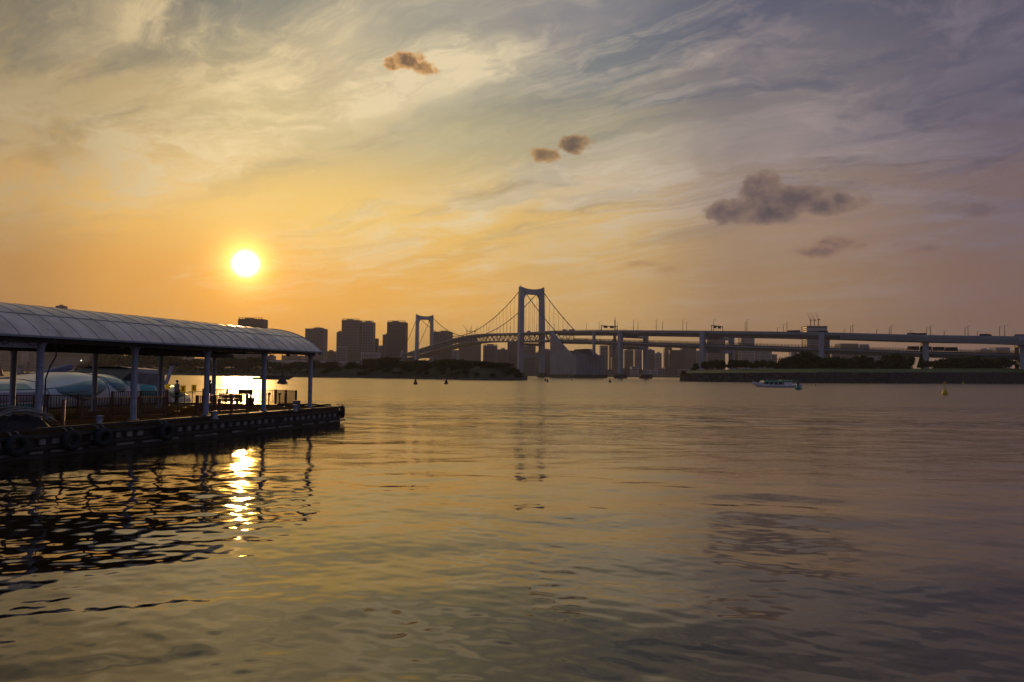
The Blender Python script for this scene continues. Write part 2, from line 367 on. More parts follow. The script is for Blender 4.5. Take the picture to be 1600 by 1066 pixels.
def stone_mat():
    m = bpy.data.materials.new('stone_seawall'); m.use_nodes = True; nt = NT(m.node_tree); b = nt.n['Principled BSDF']
    tc = nt.add('ShaderNodeTexCoord'); vo = nt.add('ShaderNodeTexVoronoi'); nt.put(vo.inputs['Vector'], tc.outputs['Object']); vo.inputs['Scale'].default_value = 0.9
    n = nt.noise(tc.outputs['Object'], 0.12, 5, 0.7)
    sp = nt.add('ShaderNodeSeparateColor'); nt.put(sp.inputs[0], vo.outputs['Color'])
    f = nt.math('ADD', nt.math('MULTIPLY', sp.outputs[0], 0.5), nt.math('MULTIPLY', n, 0.6))
    nt.put(b.inputs['Base Color'], nt.ramp(f, [(0.2, (0.014, 0.012, 0.012, 1)), (0.8, (0.085, 0.068, 0.062, 1))], 'LINEAR'))
    bn = nt.add('ShaderNodeBump'); bn.inputs['Distance'].default_value = 0.5; nt.put(bn.inputs['Height'], vo.outputs['Distance']); bn.invert = True
    nt.put(b.inputs['Normal'], bn.outputs[0]); b.inputs['Roughness'].default_value = 0.9; return m
M['stone'] = stone_mat()
def plank_mat():
    m = M['deck']; nt = NT(m.node_tree); b = nt.n['Principled BSDF']
    tc = nt.add('ShaderNodeTexCoord'); mp = nt.add('ShaderNodeMapping'); nt.put(mp.inputs[0], tc.outputs['Object'])
    mp.inputs['Rotation'].default_value = (0, 0, -PA)
    br = nt.add('ShaderNodeTexBrick'); nt.put(br.inputs[0], mp.outputs[0]); br.inputs['Scale'].default_value = 1.0
    br.inputs['Brick Width'].default_value = 3.0; br.inputs['Row Height'].default_value = 0.20; br.inputs['Mortar Size'].default_value = 0.008
    br.inputs['Color1'].default_value = (0.13, 0.088, 0.040, 1); br.inputs['Color2'].default_value = (0.20, 0.135, 0.060, 1); br.inputs['Mortar'].default_value = (0.05, 0.03, 0.02, 1)
    n = nt.noise(tc.outputs['Object'], 1.3, 6, 0.7)
    nt.put(b.inputs['Base Color'], nt.mix(1.0, br.outputs[0], nt.ramp(n, [(0.3, (0.45, 0.45, 0.45, 1)), (0.65, (1.1, 1.1, 1.1, 1))], 'LINEAR'), 'MULTIPLY'))
    nt.put(b.inputs['Roughness'], nt.smooth(n, 0.35, 0.6, 0.8, 1.0)); b.inputs['Specular IOR Level'].default_value = 0.0

# ------------------------------------------------------------------ water
def water_mat():
    m = bpy.data.materials.new('bay_water'); m.use_nodes = True; nt = NT(m.node_tree); b = nt.n['Principled BSDF']
    b.inputs['Base Color'].default_value = (0.022, 0.014, 0.005, 1); b.inputs['Roughness'].default_value = 0.03; b.inputs['IOR'].default_value = 1.80; b.inputs['Specular Tint'].default_value = (1.0, 0.81, 0.50, 1)
    geo = nt.add('ShaderNodeNewGeometry'); pos = geo.outputs['Position']
    ln = nt.add('ShaderNodeVectorMath', operation='LENGTH'); nt.put(ln.inputs[0], pos); r = ln.outputs['Value']
    mp = nt.add('ShaderNodeMapping'); nt.put(mp.inputs[0], pos); mp.inputs['Scale'].default_value = (0.55, 1.0, 1.0)
    mp.inputs['Rotation'].default_value = (0, 0, R(12))
    patch = nt.noise(mp.outputs[0], 0.045, 4, 0.6, 0.6)
    pm = nt.smooth(patch, 0.40, 0.62, 0.30, 1.0)
    fine = nt.noise(mp.outputs[0], 5.0, 3, 0.6)
    mid = nt.noise(mp.outputs[0], 1.5, 4, 0.6)
    far = nt.noise(mp.outputs[0], 0.25, 5, 0.65)
    nearf = nt.smooth(r, 14.0, 34.0, 0.10, 1.0)
    h = nt.math('MULTIPLY', nt.math('MULTIPLY', fine, 0.015), nt.math('MULTIPLY', nearf, pm))
    h = nt.math('ADD', h, nt.math('MULTIPLY', nt.math('MULTIPLY', mid, nt.smooth(r, 60.0, 200.0, 0.085, 0.015)), nt.math('MULTIPLY', nt.smooth(r, 18.0, 55.0, 0.0, 1.0), nt.math('ADD', pm, 0.1))))
    sy = nt.add('ShaderNodeSeparateXYZ'); nt.put(sy.inputs[0], pos)
    wv = nt.math('MULTIPLY', nt.math('SUBTRACT', patch, 0.5), 60.0)
    yy = nt.math('ADD', sy.outputs[1], wv)
    def ridge(c, wd):
        d = nt.math('DIVIDE', nt.math('SUBTRACT', yy, c), wd); return nt.math('EXPONENT', nt.math('MULTIPLY', nt.math('MULTIPLY', d, d), -1.0))
    wk = nt.math('ADD', ridge(80.0, 6.0), nt.math('MULTIPLY', ridge(58.0, 3.0), 0.6))
    chop = nt.noise(mp.outputs[0], 0.9, 3, 0.5)
    h = nt.math('ADD', h, nt.math('MULTIPLY', nt.math('MULTIPLY', chop, 0.42), wk))
    h = nt.math('ADD', h, nt.math('MULTIPLY', nt.math('MULTIPLY', far, 0.15), nt.smooth(r, 90.0, 260.0, 0.0, 1.0)))
    bn = nt.add('ShaderNodeBump'); bn.inputs['Strength'].default_value = 1.0; bn.inputs['Distance'].default_value = 1.0
    nt.put(bn.inputs['Height'], h); nt.put(b.inputs['Normal'], bn.outputs[0])
    nt.put(b.inputs['IOR'], nt.smooth(r, 11.0, 60.0, 1.66, 3.0))
    nt.put(b.inputs['Roughness'], nt.smooth(r, 22.0, 140.0, 0.03, 0.25))
    return m
def water():
    rr = [2.0]
    while rr[-1] < 6000:
        r = rr[-1]; px = r * r / (FPX * CAM_H)
        d = px * 1.1
        if r < 8: d = 0.5
        elif r < 230: d = min(d, 0.30)
        else: d = min(d, 0.3 * (r / 230) ** 3)
        rr.append(r + max(d, 0.012))
    rr = np.array(rr)
    a_in = np.radians(np.linspace(-39, 39, 470)); a_out = np.radians(np.linspace(39, 321, 40))[1:-1]
    aa = np.concatenate([a_in, a_out])
    nr, na = len(rr), len(aa)
    Rg, Ag = np.meshgrid(rr, aa, indexing='ij'); X = Rg * np.sin(Ag); Y = Rg * np.cos(Ag)
    dr = np.gradient(rr)[:, None] * np.ones((1, na)); Z = np.zeros_like(X)
    rs = np.random.RandomState(5); main = R(80)
    def vn(x, y, seed):
        s = np.random.RandomState(seed); o = np.zeros_like(x)
        for k in range(6):
            a = s.rand() * 6.28; f = 0.6 * 1.35 ** k; o += np.sin((x * np.cos(a) + y * np.sin(a)) * f + s.rand() * 6.28) / 1.2 ** k
        return o / 2.2
    patch = 0.5 + 0.5 * np.tanh(vn(X * 0.07, Y * 0.12, 3) * 1.5)
    # pool of broken water beside the pontoon
    left = np.exp(-(((X + 13) / 7.5) ** 2 + ((Y - 23) / 7.5) ** 2))
    for i in range(110):
        lam = 0.20 * (34.0 ** rs.rand()); th = main + rs.randn() * (0.5 if lam > 2 else 0.8)
        k = 2 * math.pi / lam; slope = 0.0068 * (1.0 if lam < 1.5 else 0.72) * (0.75 + 0.5 * rs.rand())
        amp = slope / k
        if lam > 0.8 and lam < 2.2: amp *= 0.9
        att = np.clip((lam / (2.6 * dr) - 0.8), 0, 1)
        latt = np.clip(lam / (2.6 * 0.0029 * Rg) - 0.5, 0, 1)
        w = (0.50 + 0.55 * patch + 2.3 * left) if lam < 0.8 else ((0.5 + 0.55 * patch + 0.45 * left) if lam < 2.2 else (0.8 + 0.2 * left))
        if lam < 0.7: w = w * (1 + 0.15 * np.clip((15 - Rg) / 6, 0, 1))
        w = w * (1 + 0.8 * np.clip((Rg - 22) / 40, 0, 1))
        kx, ky = k * math.cos(th), k * math.sin(th)
        ph = rs.rand() * 6.28 + 0.5 * np.sin(X * 0.11 + i) + 0.5 * np.sin(Y * 0.13 + 2 * i)
        nearcalm = 1.0
        Z += amp * att * latt * w * nearcalm * np.sin(kx * X + ky * Y + ph)
    Z *= np.clip((5500 - Rg) / 3000, 0, 1)
    co = np.stack([X, Y, Z], -1).reshape(-1, 3).astype(np.float32)
    i, j = np.meshgrid(np.arange(nr - 1), np.arange(na), indexing='ij'); j2 = (j + 1) % na
    q = np.stack([i * na + j, (i + 1) * na + j, (i + 1) * na + j2, i * na + j2], -1).reshape(-1, 4)
    me = bpy.data.meshes.new('water'); nq = len(q)
    me.vertices.add(len(co)); me.vertices.foreach_set('co', co.ravel())
    me.loops.add(nq * 4); me.loops.foreach_set('vertex_index', q[:, ::-1].ravel().astype(np.int32))
    me.polygons.add(nq); me.polygons.foreach_set('loop_start', np.arange(0, nq * 4, 4, dtype=np.int32))
    try: me.polygons.foreach_set('loop_total', np.full(nq, 4, dtype=np.int32))
    except Exception: pass
    me.update(calc_edges=True); me.polygons.foreach_set('use_smooth', np.ones(nq, dtype=bool))
    me.materials.append(water_mat()); o = bpy.data.objects.new('water', me); COL.objects.link(o); o['kind'] = 'structure'
    print('water quads', nq)
water()

# ------------------------------------------------------------------ pontoon frame
ZD = 1.1
P1 = atz(59, 667, ZD); P5 = atz(484, 637, ZD)
SD = (P5 - P1); SD.z = 0; LEN = SD.length; SD.normalize(); WD = Vector((-SD.y, SD.x, 0))
PA = math.atan2(SD.y, SD.x)
def L(s, w, z=ZD): return Vector((P1.x, P1.y, 0)) + SD * s + WD * w + Vector((0, 0, z))
def deckpos(px, py, z=ZD): return atz(px, py, z)
def sw(p): d = Vector((p.x - P1.x, p.y - P1.y, 0)); return d.dot(SD), d.dot(WD)
BAY = LEN / 4
print('P1', P1, 'P5', P5, 'len', LEN)
plank_mat()
S0, S1, W0, W1 = -14.0, LEN + 1.05, -1.75, 12.5
def pontoon():
    root = empty('floating_pontoon', L(0, 4, 0), 'long dark floating pontoon with brown deck carrying the arched shelter', 'pontoon')
    b = MB(); b.box(L((S0 + S1) / 2, (W0 + W1) / 2, 0.22), (S1 - S0, W1 - W0, 1.46), PA); b.build('hull', M['hullside'], root)
    b = MB(); b.box(L((S0 + S1) / 2, (W0 + W1) / 2, ZD - 0.07), (S1 - S0 - 0.1, W1 - W0 - 0.1, 0.14), PA); b.build('deck', M['deck'], root)
    # coping kerb along edges
    b = MB()
    b.box(L((S0 + S1) / 2, W0 + 0.12, ZD + 0.03), (S1 - S0 + 0.1, 0.26, 0.12), PA)
    b.box(L(S1 - 0.12, (W0 + W1) / 2 + .1, ZD + 0.03), (0.26, W1 - W0 - 0.4, 0.12), PA)
    b.box(L((S0 + S1) / 2, W1 - 0.12, ZD + 0.03), (S1 - S0 + 0.1, 0.26, 0.12), PA)
    b.build('kerb', M['hullside'], root)
    # rub rails
    for z in (0.86, 0.42):
        b = MB(); b.box(L((S0 + S1) / 2, W0 - 0.10, z), (S1 - S0 + 0.3, 0.2, 0.11), PA)
        b.box(L(S1 + 0.10, (W0 + W1) / 2, z - .003), (0.2, W1 - W0, 0.11), PA); b.build('rub_rail', M['hullside'], root)
    b = MB(); s = S0 + 0.3; rnd = random.Random(3)
    while s < S1 - 0.3:
        if rnd.random() < 0.93: b.box(L(s, W0 - 0.06, 0.64), (0.24 + rnd.random() * 0.06, 0.12, 0.20 + rnd.random() * 0.05), PA)
        s += 0.62
    b.build('fender_block', M['block'], root)['kind'] = 'stuff'
    b = MB(); s = S0
    while s < S1 - 0.6:
        l = 0.4 + rnd.random() * 1.4; b.box(L(s + l / 2, W0 - 0.045, 0.22), (l, 0.08, 0.10), PA); s += l + rnd.random() * 1.2
    build_each(b, 'timber_strip', M['block'], root)
pontoon()

ROOF_W0, ROOF_W1 = -0.75, 8.6; EAVE_Z = 4.92; RISE = 1.62
RS0, RS1 = -9.2, LEN + 0.28
def arc(u):                 # u 0..1 across the roof
    t = 2 * u - 1
    return EAVE_Z + RISE * (math.sqrt(max(0, 1 - (0.80 * t) ** 2)) - 0.6) / 0.4
def eave_drop(s): return 0.0
def roofpt(s, u, off=0.0): return L(s, ROOF_W0 + (ROOF_W1 - ROOF_W0) * u, arc(u) + off)
def shelter():
    root = empty('pier_shelter', L(LEN / 2, 4, ZD), 'long arched roof shelter on pale steel posts along the pontoon', 'shelter')
    N = 32
    b = MB(); ss = [RS0 + (RS1 - RS0) * i / 40 for i in range(41)]
    for off, flip in ((0.0, 0), (-0.035, 1)):
        b.grid([[roofpt(s, k / N, off) for k in range(N + 1)] for s in (ss if flip else ss[::-1])])
    b.build('roof_panel', M['roof'], root, True)
    for i in range(32):
        s = RS0 + (RS1 - RS0) * i / 31
        b = MB(); b.tube([roofpt(s, k / N, 0.0) for k in range(N + 1)], 0.017 if 0 < i < 31 else 0.045, 4); b.build('roof_rib', M['rib'], root)
    for u in (0.16, 0.5, 0.84):
        b = MB(); b.tube([roofpt(RS0, u, 0.006), roofpt(RS1, u, 0.006)], 0.02, 4); b.build('purlin', M['rib'], root)
        rnd = random.Random(int(u * 100))
    # under-roof steel arches and bracing
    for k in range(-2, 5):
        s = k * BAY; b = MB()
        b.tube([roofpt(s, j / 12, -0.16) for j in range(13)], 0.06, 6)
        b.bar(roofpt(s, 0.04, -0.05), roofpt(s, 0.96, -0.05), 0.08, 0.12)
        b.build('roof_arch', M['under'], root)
    for w, nm in ((ROOF_W0 + 0.06, 'eave_beam'), (ROOF_W1 - 0.06, 'eave_beam')):
        b = MB(); b.box(L((RS0 + RS1) / 2, w, EAVE_Z - 0.03), (RS1 - RS0, 0.10, 0.09), PA); b.build(nm, M['eave'] if w < 0 else M['under'], root)
        wi = w + (0.45 if w < 2 else -0.45)
        b = MB(); b.box(L((RS0 + RS1) / 2 - .1, wi, EAVE_Z - 0.15), (RS1 - RS0 - 0.3, 0.20, 0.22), PA); b.build('gutter', M['under'], root)
        # cable loops and small fittings under the gutter
        rnd = random.Random(int(w * 10)); b = MB(); s = RS0 + 0.5
        while s < RS1 - 0.8:
            l = 0.25 + rnd.random() * 0.6; dip = 0.06 + rnd.random() * 0.16
            b.tube([L(s + l * t, wi, EAVE_Z - 0.25 - dip * math.sin(math.pi * t)) for t in (0, .2, .4, .6, .8, 1)], 0.018, 5)
            if rnd.random() < 0.6: b.box(L(s + l + 0.2, wi, EAVE_Z - 0.32), (0.22, 0.12, 0.12), PA)
            s += l + 0.4 + rnd.random() * 1.2
        build_each(b, 'wiring', M['under'], root)
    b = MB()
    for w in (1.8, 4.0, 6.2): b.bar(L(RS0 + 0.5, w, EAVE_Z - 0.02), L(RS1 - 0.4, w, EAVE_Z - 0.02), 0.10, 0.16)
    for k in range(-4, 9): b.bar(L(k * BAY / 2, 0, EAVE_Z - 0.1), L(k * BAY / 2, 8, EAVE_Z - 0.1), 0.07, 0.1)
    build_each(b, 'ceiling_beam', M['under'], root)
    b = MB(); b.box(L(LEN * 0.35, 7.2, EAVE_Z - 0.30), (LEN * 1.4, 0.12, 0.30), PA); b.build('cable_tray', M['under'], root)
    for k in range(-2, 5):
        for w in (0.0, 8.0):
            c = L(k * BAY, w, ZD); top = EAVE_Z - 0.18 - ZD; b = MB()
            b.lathe([(0.26, 0.0), (0.26, 0.035), (0.142, 0.04), (0.142, top - 0.45), (0.155, top - 0.3), (0.22, top - 0.12), (0.34, top)], c, 14)
            p = b.build('post', M['post'], root, True)
            q = MB(); q.torus(c + Vector((0, 0, 1.05)), (0, 0, 1), 0.145, 0.012, 16, 5)
            q.torus(c + Vector((0, 0, 2.5)), (0, 0, 1), 0.145, 0.012, 16, 5); build_each(q, 'collar', M['rib'], p)
    b = MB(); b.box(L(RS0 / 2 - 0.1, 0.0, EAVE_Z - 0.33), (-RS0 - 0.3, 0.22, 0.34), PA); b.build('cross_beam', M['post'], root)
    # downpipe cable on the first post
    c = L(0, 0.0, 0); b = MB()
    b.tube([L(0.75, 0.0, EAVE_Z - 0.3), L(0.7, -0.05, EAVE_Z - 0.8), L(0.35, -0.1, EAVE_Z - 1.35), L(0.2, -0.1, EAVE_Z - 1.8), L(0.19, -0.1, ZD + 0.3), L(0.35, -0.3, ZD + 0.05), L(0.7, -0.3, ZD + 0.03)], 0.03, 6)
    b.build('cable', M['under'], root)
    # faded lettering on the panels near the far end
    def stroke(b, s0, u0, s1, u1, w=0.13):
        n = 8; rows = []
        for i in range(n + 1):
            t = i / n; s, u = s0 + (s1 - s0) * t, u0 + (u1 - u0) * t
            ds, du = (s1 - s0), (u1 - u0) * 9.3; ln = math.hypot(ds, du); ps, pu = -du / ln * w, ds / ln * w / 9.3
            rows.append([roofpt(s - ps, u - pu, 0.012), roofpt(s + ps, u + pu, 0.012)])
        b.grid(rows)
    for s0, kind in ((8.0, 0), (10.0, 1), (11.9, 1), (13.7, 2), (15.6, 3)):
        b = MB()
        if kind == 0: stroke(b, s0, 0.28, s0 + 0.9, 0.28); stroke(b, s0 + 0.2, 0.26, s0 + 1.2, 0.12)
        if kind == 1: stroke(b, s0, 0.27, s0 + 1.2, 0.27); stroke(b, s0 + 1.15, 0.27, s0 + 0.9, 0.10)
        if kind == 2: stroke(b, s0, 0.27, s0 + 1.0, 0.27); stroke(b, s0 + 1.0, 0.27, s0 + 1.0, 0.10); stroke(b, s0 + 1.0, 0.10, s0 + .5, 0.08); stroke(b, s0, 0.27, s0, 0.22)
        if kind == 3: stroke(b, s0 + 0.1, 0.26, s0 + 1.1, 0.26, .1); stroke(b, s0 + 0.1, 0.17, s0 + 1.1, 0.17, .1); stroke(b, s0, 0.08, s0 + 1.2, 0.08, .1); stroke(b, s0 + 0.6, 0.26, s0 + 0.6, 0.08, .08)
        b.build('roof_lettering', M['letter'], root)
shelter()

# ------------------------------------------------------------------ fences
def fence(pts, label, h=1.08, npost=4, mtop='fence', rootpos=None):
    p0, p1 = Vector(pts[0]), Vector(pts[1]); d = (p1 - p0); ln = d.length; d.normalize(); a = math.atan2(d.y, d.x)
    root = empty('railing_fence', (p0 + p1) / 2, label, 'fence', 'brown steel fences on the pontoon')
    mid = (p0 + p1) / 2
    b = MB(); b.box(mid + Vector((0, 0, h - 0.03)), (ln, 0.07, 0.05), a); b.build('top_rail', M[mtop], root)
    b = MB(); b.box(mid + Vector((0, 0, 0.14)), (ln, 0.045, 0.04), a); b.build('bottom_rail', M['fence'], root)
    b = MB(); n = int(ln / 0.125)
    for i in range(1, n): b.box(p0 + d * (ln * i / n) + Vector((0, 0, (h - 0.05 + 0.16) / 2)), (0.036, 0.036, h - 0.21), a)
    b.build('baluster', M['fence'], root)['kind'] = 'stuff'
    for i in range(npost):
        b = MB(); b.box(p0 + d * (ln * i / (npost - 1)) + Vector((0, 0, h / 2 + 0.01)), (0.11, 0.11, h + 0.02), a); b.build('fence_post', M['fence'], root)
def dp(px, py, D=None):
    return deckpos(px, py)
def dpD(px, D): 
    p = at(px, 600, D); return Vector((p.x, p.y, ZD))
fence((dp(127, 657), dp(257, 652)), 'brown railing fence between the first and third pale posts, nearest the water edge', mtop='brass')
fence((dpD(-25, 38.5), dpD(123, 40.5)), 'brown railing fence at the left edge of the photo in front of the silver boat')
fence((dpD(176, 47.0), dpD(262, 50.0)), 'brown railing fence behind the front one, beside the standing person', npost=3)
fence((dp(307, 649), dp(386, 643.5)), 'low brown railing fence in front of the sunlit water, nearer of two', mtop='brass')
fence((dpD(318, 56.8), dpD(431, 55.5)), 'long railing fence at the far pontoon edge against the sun glitter')
fence((dpD(431.5, 55.4), dpD(463, 53.6)), 'short railing fence section at the far right corner of the enclosure', npost=3)

# ------------------------------------------------------------------ pontoon furniture
def tyre(px, py, s, label, end=False):
    if end: c = L(S1 + 0.02, W0 - 0.16, 0.82) ; ax = SD * 0.35 + WD * 0.94; c = L(S1 + 0.30, W0 + 0.02, 0.80); ax = Vector((0.93, 0.36, 0))
    else: c = L(s, W0 - 0.36, 0.62); ax = WD
    root = empty('tyre_fender', c, label, 'tyre fender', 'tyre fenders hung on the pontoon side')
    b = MB(); b.torus(c, ax, 0.30, 0.145, 28, 10); b.build('tyre', M['rubber'], root, True)
    b = MB()
    for k in (-1, 1):
        off = (SD if not end else WD) * 0.16 * k
        inn = WD * 0.38 if not end else -SD * 0.38
        b.tube([c + off + Vector((0, 0, 0.30)), c + off + Vector((0, 0, 0.50)) + inn * 0.6, c + off + inn * 1.3 + Vector((0, 0, 0.50))], 0.02, 5)
    build_each(b, 'hanging_rope', M['rope'], root)
def edge_s(px):       # s on front edge for picture column
    best = min(np.linspace(S0, S1, 800), key=lambda s: abs(proj(L(s, W0 - 0.3, 0.6))[0] - px)); return best
RI = CAMROT.transposed()
def proj(p):
    q = RI @ (Vector(p) - Vector((0, 0, CAM_H))); return CX + FPX * q.x / -q.z, CY - FPX * q.y / -q.z
tyre(0, 0, edge_s(25), 'black tyre fender on the pontoon side at the left edge of the photo')
tyre(0, 0, edge_s(111), 'black tyre fender below and right of the nearest pale post')
tyre(0, 0, edge_s(160), 'black tyre fender just left of the second pale post')
tyre(0, 0, edge_s(258), 'black tyre fender between the second and third front posts')
tyre(0, 0, 0, 'black tyre fender hung on the outer right end of the pontoon', True)
def bollard(px, py, label, h=0.42, m='post'):
    c = dp(px, py); root = empty('mooring_bollard', c, label, 'bollard', 'small mooring bollards on the pontoon edge')
    b = MB(); b.lathe([(0.17, 0), (0.17, 0.03), (0.11, 0.05), (0.105, h - 0.1), (0.15, h - 0.06), (0.15, h - 0.01), (0.10, h)], c, 12); b.build('bollard_body', M[m], root, True)
    b = MB(); b.tube([c + SD * -0.2 + Vector((0, 0, h * 0.62)), c + SD * 0.2 + Vector((0, 0, h * 0.62))], 0.03, 6); b.build('cross_pin', M[m], root)
bollard(155, 664, 'pale stubby bollard on the deck edge left of the second post')
bollard(336, 655, 'pale stubby bollard right of the third front post')
bollard(461, 643, 'small grey bollard near the far right end fence')
def stake(px, py, h, label, m='fence'):
    c = dp(px, py); root = empty('deck_stanchion', c, label, 'stanchion', 'thin upright posts on the pontoon deck')
    b = MB(); b.lathe([(0.10, 0), (0.10, 0.02), (0.075, 0.03), (0.075, h)], c, 8); b.build('shaft', M[m], root, True)
    b = MB(); b.lathe([(0.085, h), (0.085, h + 0.04), (0.03, h + 0.07)], c, 8); b.build('cap', M['post'], root)
stake(98, 667, 1.15, 'brown stanchion standing alone between the first two front posts')
stake(53, 664, 1.28, 'dark brown stanchion touching the nearest pale post on its left')
def thin_post(px, py, h, label, yellow=False, side=0.0):
    c = dp(px, py); root = empty('barrier_post', c, label, 'barrier post', 'thin barrier posts near the standing person')
    b = MB(); b.lathe([(0.16, 0), (0.16, 0.02), (0.028, 0.03), (0.028, h)], c, 8); b.build('pole', M['fence'], root)
    b = MB(); b.bar(c + Vector((-0.3, 0, h)), c + Vector((0.75, 0, h)), 0.04); b.build('crossbar', M['fence'], root)
    if yellow:
        b = MB(); b.box(c + Vector((side, 0, h + 0.26)), (0.34, 0.03, 0.46)); b.build('yellow_panel', M['yellow'], root)
        b = MB(); b.box(c + Vector((side, -0.022, h + 0.26)), (0.10, 0.006, 0.30)); b.build('mark', M['black'], root)
thin_post(277, 643, 0.95, 'thin barrier post just below the standing person')
thin_post(288, 637, 0.98, 'thin barrier post with yellow panel right of the standing person', True, -0.12)
thin_post(300, 634, 0.98, 'thin barrier post with yellow panel left of the third post pair', True, 0.1)
def lantern(px, D):
    c = dpD(px, D); root = empty('yellow_lantern', c, 'yellow panel on a dark stand at the end of the rear left fence', 'marker')
    b = MB(); b.lathe([(0.2, 0), (0.2, 0.03), (0.04, 0.05), (0.04, 1.15)], c, 8); b.build('stand', M['fence'], root)
    b = MB(); b.box(c + Vector((0, 0, 1.32)), (0.32, 0.03, 0.34)); b.build('yellow_panel', M['yellow'], root)
lantern(262, 51.5)
def ropes():
    c = dp(18, 671); root = empty('rope_heap', c, 'heap of dark netting under pale mooring ropes at the left deck corner', 'rope heap')
    rnd = random.Random(4); b = MB()
    N = 22; rows = []
    for i in range(N + 1):
        row = []
        for j in range(N + 1):
            x, y = (i / N * 2 - 1), (j / N * 2 - 1); r = max(0, 1 - (abs(x) ** 2.5 + abs(y) ** 2.5))
            z = 0.55 * r ** 0.5 * (0.75 + 0.25 * math.sin(7 * x + 3 * y) + 0.15 * math.sin(15 * y - 4 * x))
            row.append(c + SD * x * 1.5 + WD * (y * 0.8) + Vector((0, 0, z)))
        rows.append(row)
    b.grid(rows); b.build('netting', M['net'], root, True)
    for k in range(9):
        b = MB(); o = rnd.random() * 0.8 - 0.4
        b.tube([c + SD * (-2.1 + 3.4 * t) + WD * (-0.55 + o * 0.6 + 0.25 * math.sin(3 * t + k)) + Vector((0, 0, 0.08 + 0.62 * math.sin(math.pi * min(1, t * 0.95)) ** 0.8 + 0.03 * k * (t > 0.1))) for t in [i / 10 for i in range(11)]], 0.025, 6)
        b.build('rope', M['rope'], root, True)
    for dx in (0.75, 1.15):
        b = MB(); p = c + SD * dx - WD * 0.4; b.tube([p, p + Vector((0, 0, 0.85))], 0.028, 6); b.build('thin_rod', M['rope'], root)
ropes()
def furniture():
    c = dpD(384, 54); root = empty('notice_board', c, 'dark notice board silhouetted against the sun glitter', 'notice board')
    b = MB(); b.box(c + Vector((0, 0, 0.92)), (1.0, 0.08, 0.34), 0.1); b.build('board', M['fence'], root)
    for k in (-1, 1): b = MB(); b.box(c + Vector((0.35 * k, 0, 0.38)), (0.07, 0.07, 0.76)); b.build('leg', M['fence'], root)
    c = dpD(391.5, 52); root = empty('storage_box', c, 'small dark box on deck right of the silhouetted notice board', 'box')
    b = MB(); b.box(c + Vector((0, 0, 0.27)), (0.42, 0.4, 0.54)); b.build('body', M['fence'], root)
    b = MB(); b.box(c + Vector((0, 0, 0.57)), (0.48, 0.46, 0.05)); b.build('lid', M['under'], root)
    c = dpD(358, 53.5); root = empty('bench', c, 'low dark bench behind the nearer sunlit fence', 'bench')
    b = MB(); b.box(c + Vector((0, 0, 0.43)), (1.6, 0.45, 0.06)); b.build('seat', M['fence'], root)
    b = MB(); b.box(c + Vector((0, 0.22, 0.72)), (1.6, 0.05, 0.22)); b.build('backrest', M['fence'], root)
    for k in (-1, 1): b = MB(); b.box(c + Vector((0.65 * k, 0, 0.2)), (0.07, 0.4, 0.4)); b.build('leg', M['fence'], root)
    c = dp(463.5, 638.5); root = empty('utility_cabinet', c, 'small grey cabinet at the corner of the right-hand fence', 'cabinet')
    b = MB(); b.box(c + Vector((0, 0, 0.25)), (0.46, 0.4, 0.5), 0.3); b.build('body', M['hood'], root)
    b = MB(); b.box(c + Vector((0, 0, 0.515)), (0.5, 0.44, 0.04), 0.3); b.build('lid', M['hood'], root)
    for i, px in enumerate((421, 437, 447)):
        c = dpD(px, 51.5 - i * 0.4); root = empty('gate_post', c, ['left', 'middle', 'right'][i] + ' of three short posts inside the right-hand fence enclosure', 'post', 'short posts by the right fence')
        b = MB(); b.lathe([(0.14, 0), (0.14, 0.03), (0.05, 0.05), (0.05, 0.85)], c, 8); b.build('shaft', M['fence'], root)
        b = MB(); b.box(c + Vector((0, 0, 0.9)), (0.2, 0.12, 0.14)); b.build('head', M['fence'], root)
    # low clutter on the far end of the deck
    c = L(S1 - 1.3, W0 + 3.0); root = empty('chain_pile', c, 'low dark pile of chain lying along the outer right end of deck', 'chain')
    b = MB(); rnd = random.Random(2)
    pts = [L(S1 - 0.25 - 0.1 * math.sin(i), W0 + 0.6 + i * 0.33, ZD + 0.13 + 0.05 * rnd.random()) for i in range(14)]
    b.tube(pts, 0.07, 6); b.build('chain', M['under'], root)
furniture()

# ------------------------------------------------------------------ people
def skin_body(name, verts, edges, radii, matl, parent, sub=2):
    off = parent.location.copy()
    if parent.parent: off += parent.parent.location
    me = bpy.data.meshes.new(name); me.from_pydata([tuple(Vector(v)) for v in verts], edges, [])
    o = bpy.data.objects.new(name, me); COL.objects.link(o)
    sk = o.modifiers.new('skin', 'SKIN'); sk.use_smooth_shade = True
    lay = me.skin_vertices[0].data if me.skin_vertices else None
    if lay is None:
        bpy.context.view_layer.objects.active = o
    for i, r in enumerate(radii):
        me.skin_vertices[0].data[i].radius = (r[0], r[1]) if isinstance(r, tuple) else (r, r)
    me.skin_vertices[0].data[0].use_root = True
    ss = o.modifiers.new('sub', 'SUBSURF'); ss.levels = sub; ss.render_levels = sub
    dg = bpy.context.evaluated_depsgraph_get(); ev = o.evaluated_get(dg); nm = bpy.data.meshes.new_from_object(ev)
    o.modifiers.clear(); o.data = nm; nm.materials.clear(); nm.materials.append(matl)
    nm.polygons.foreach_set('use_smooth', [True] * len(nm.polygons)); o.parent = parent
    return o
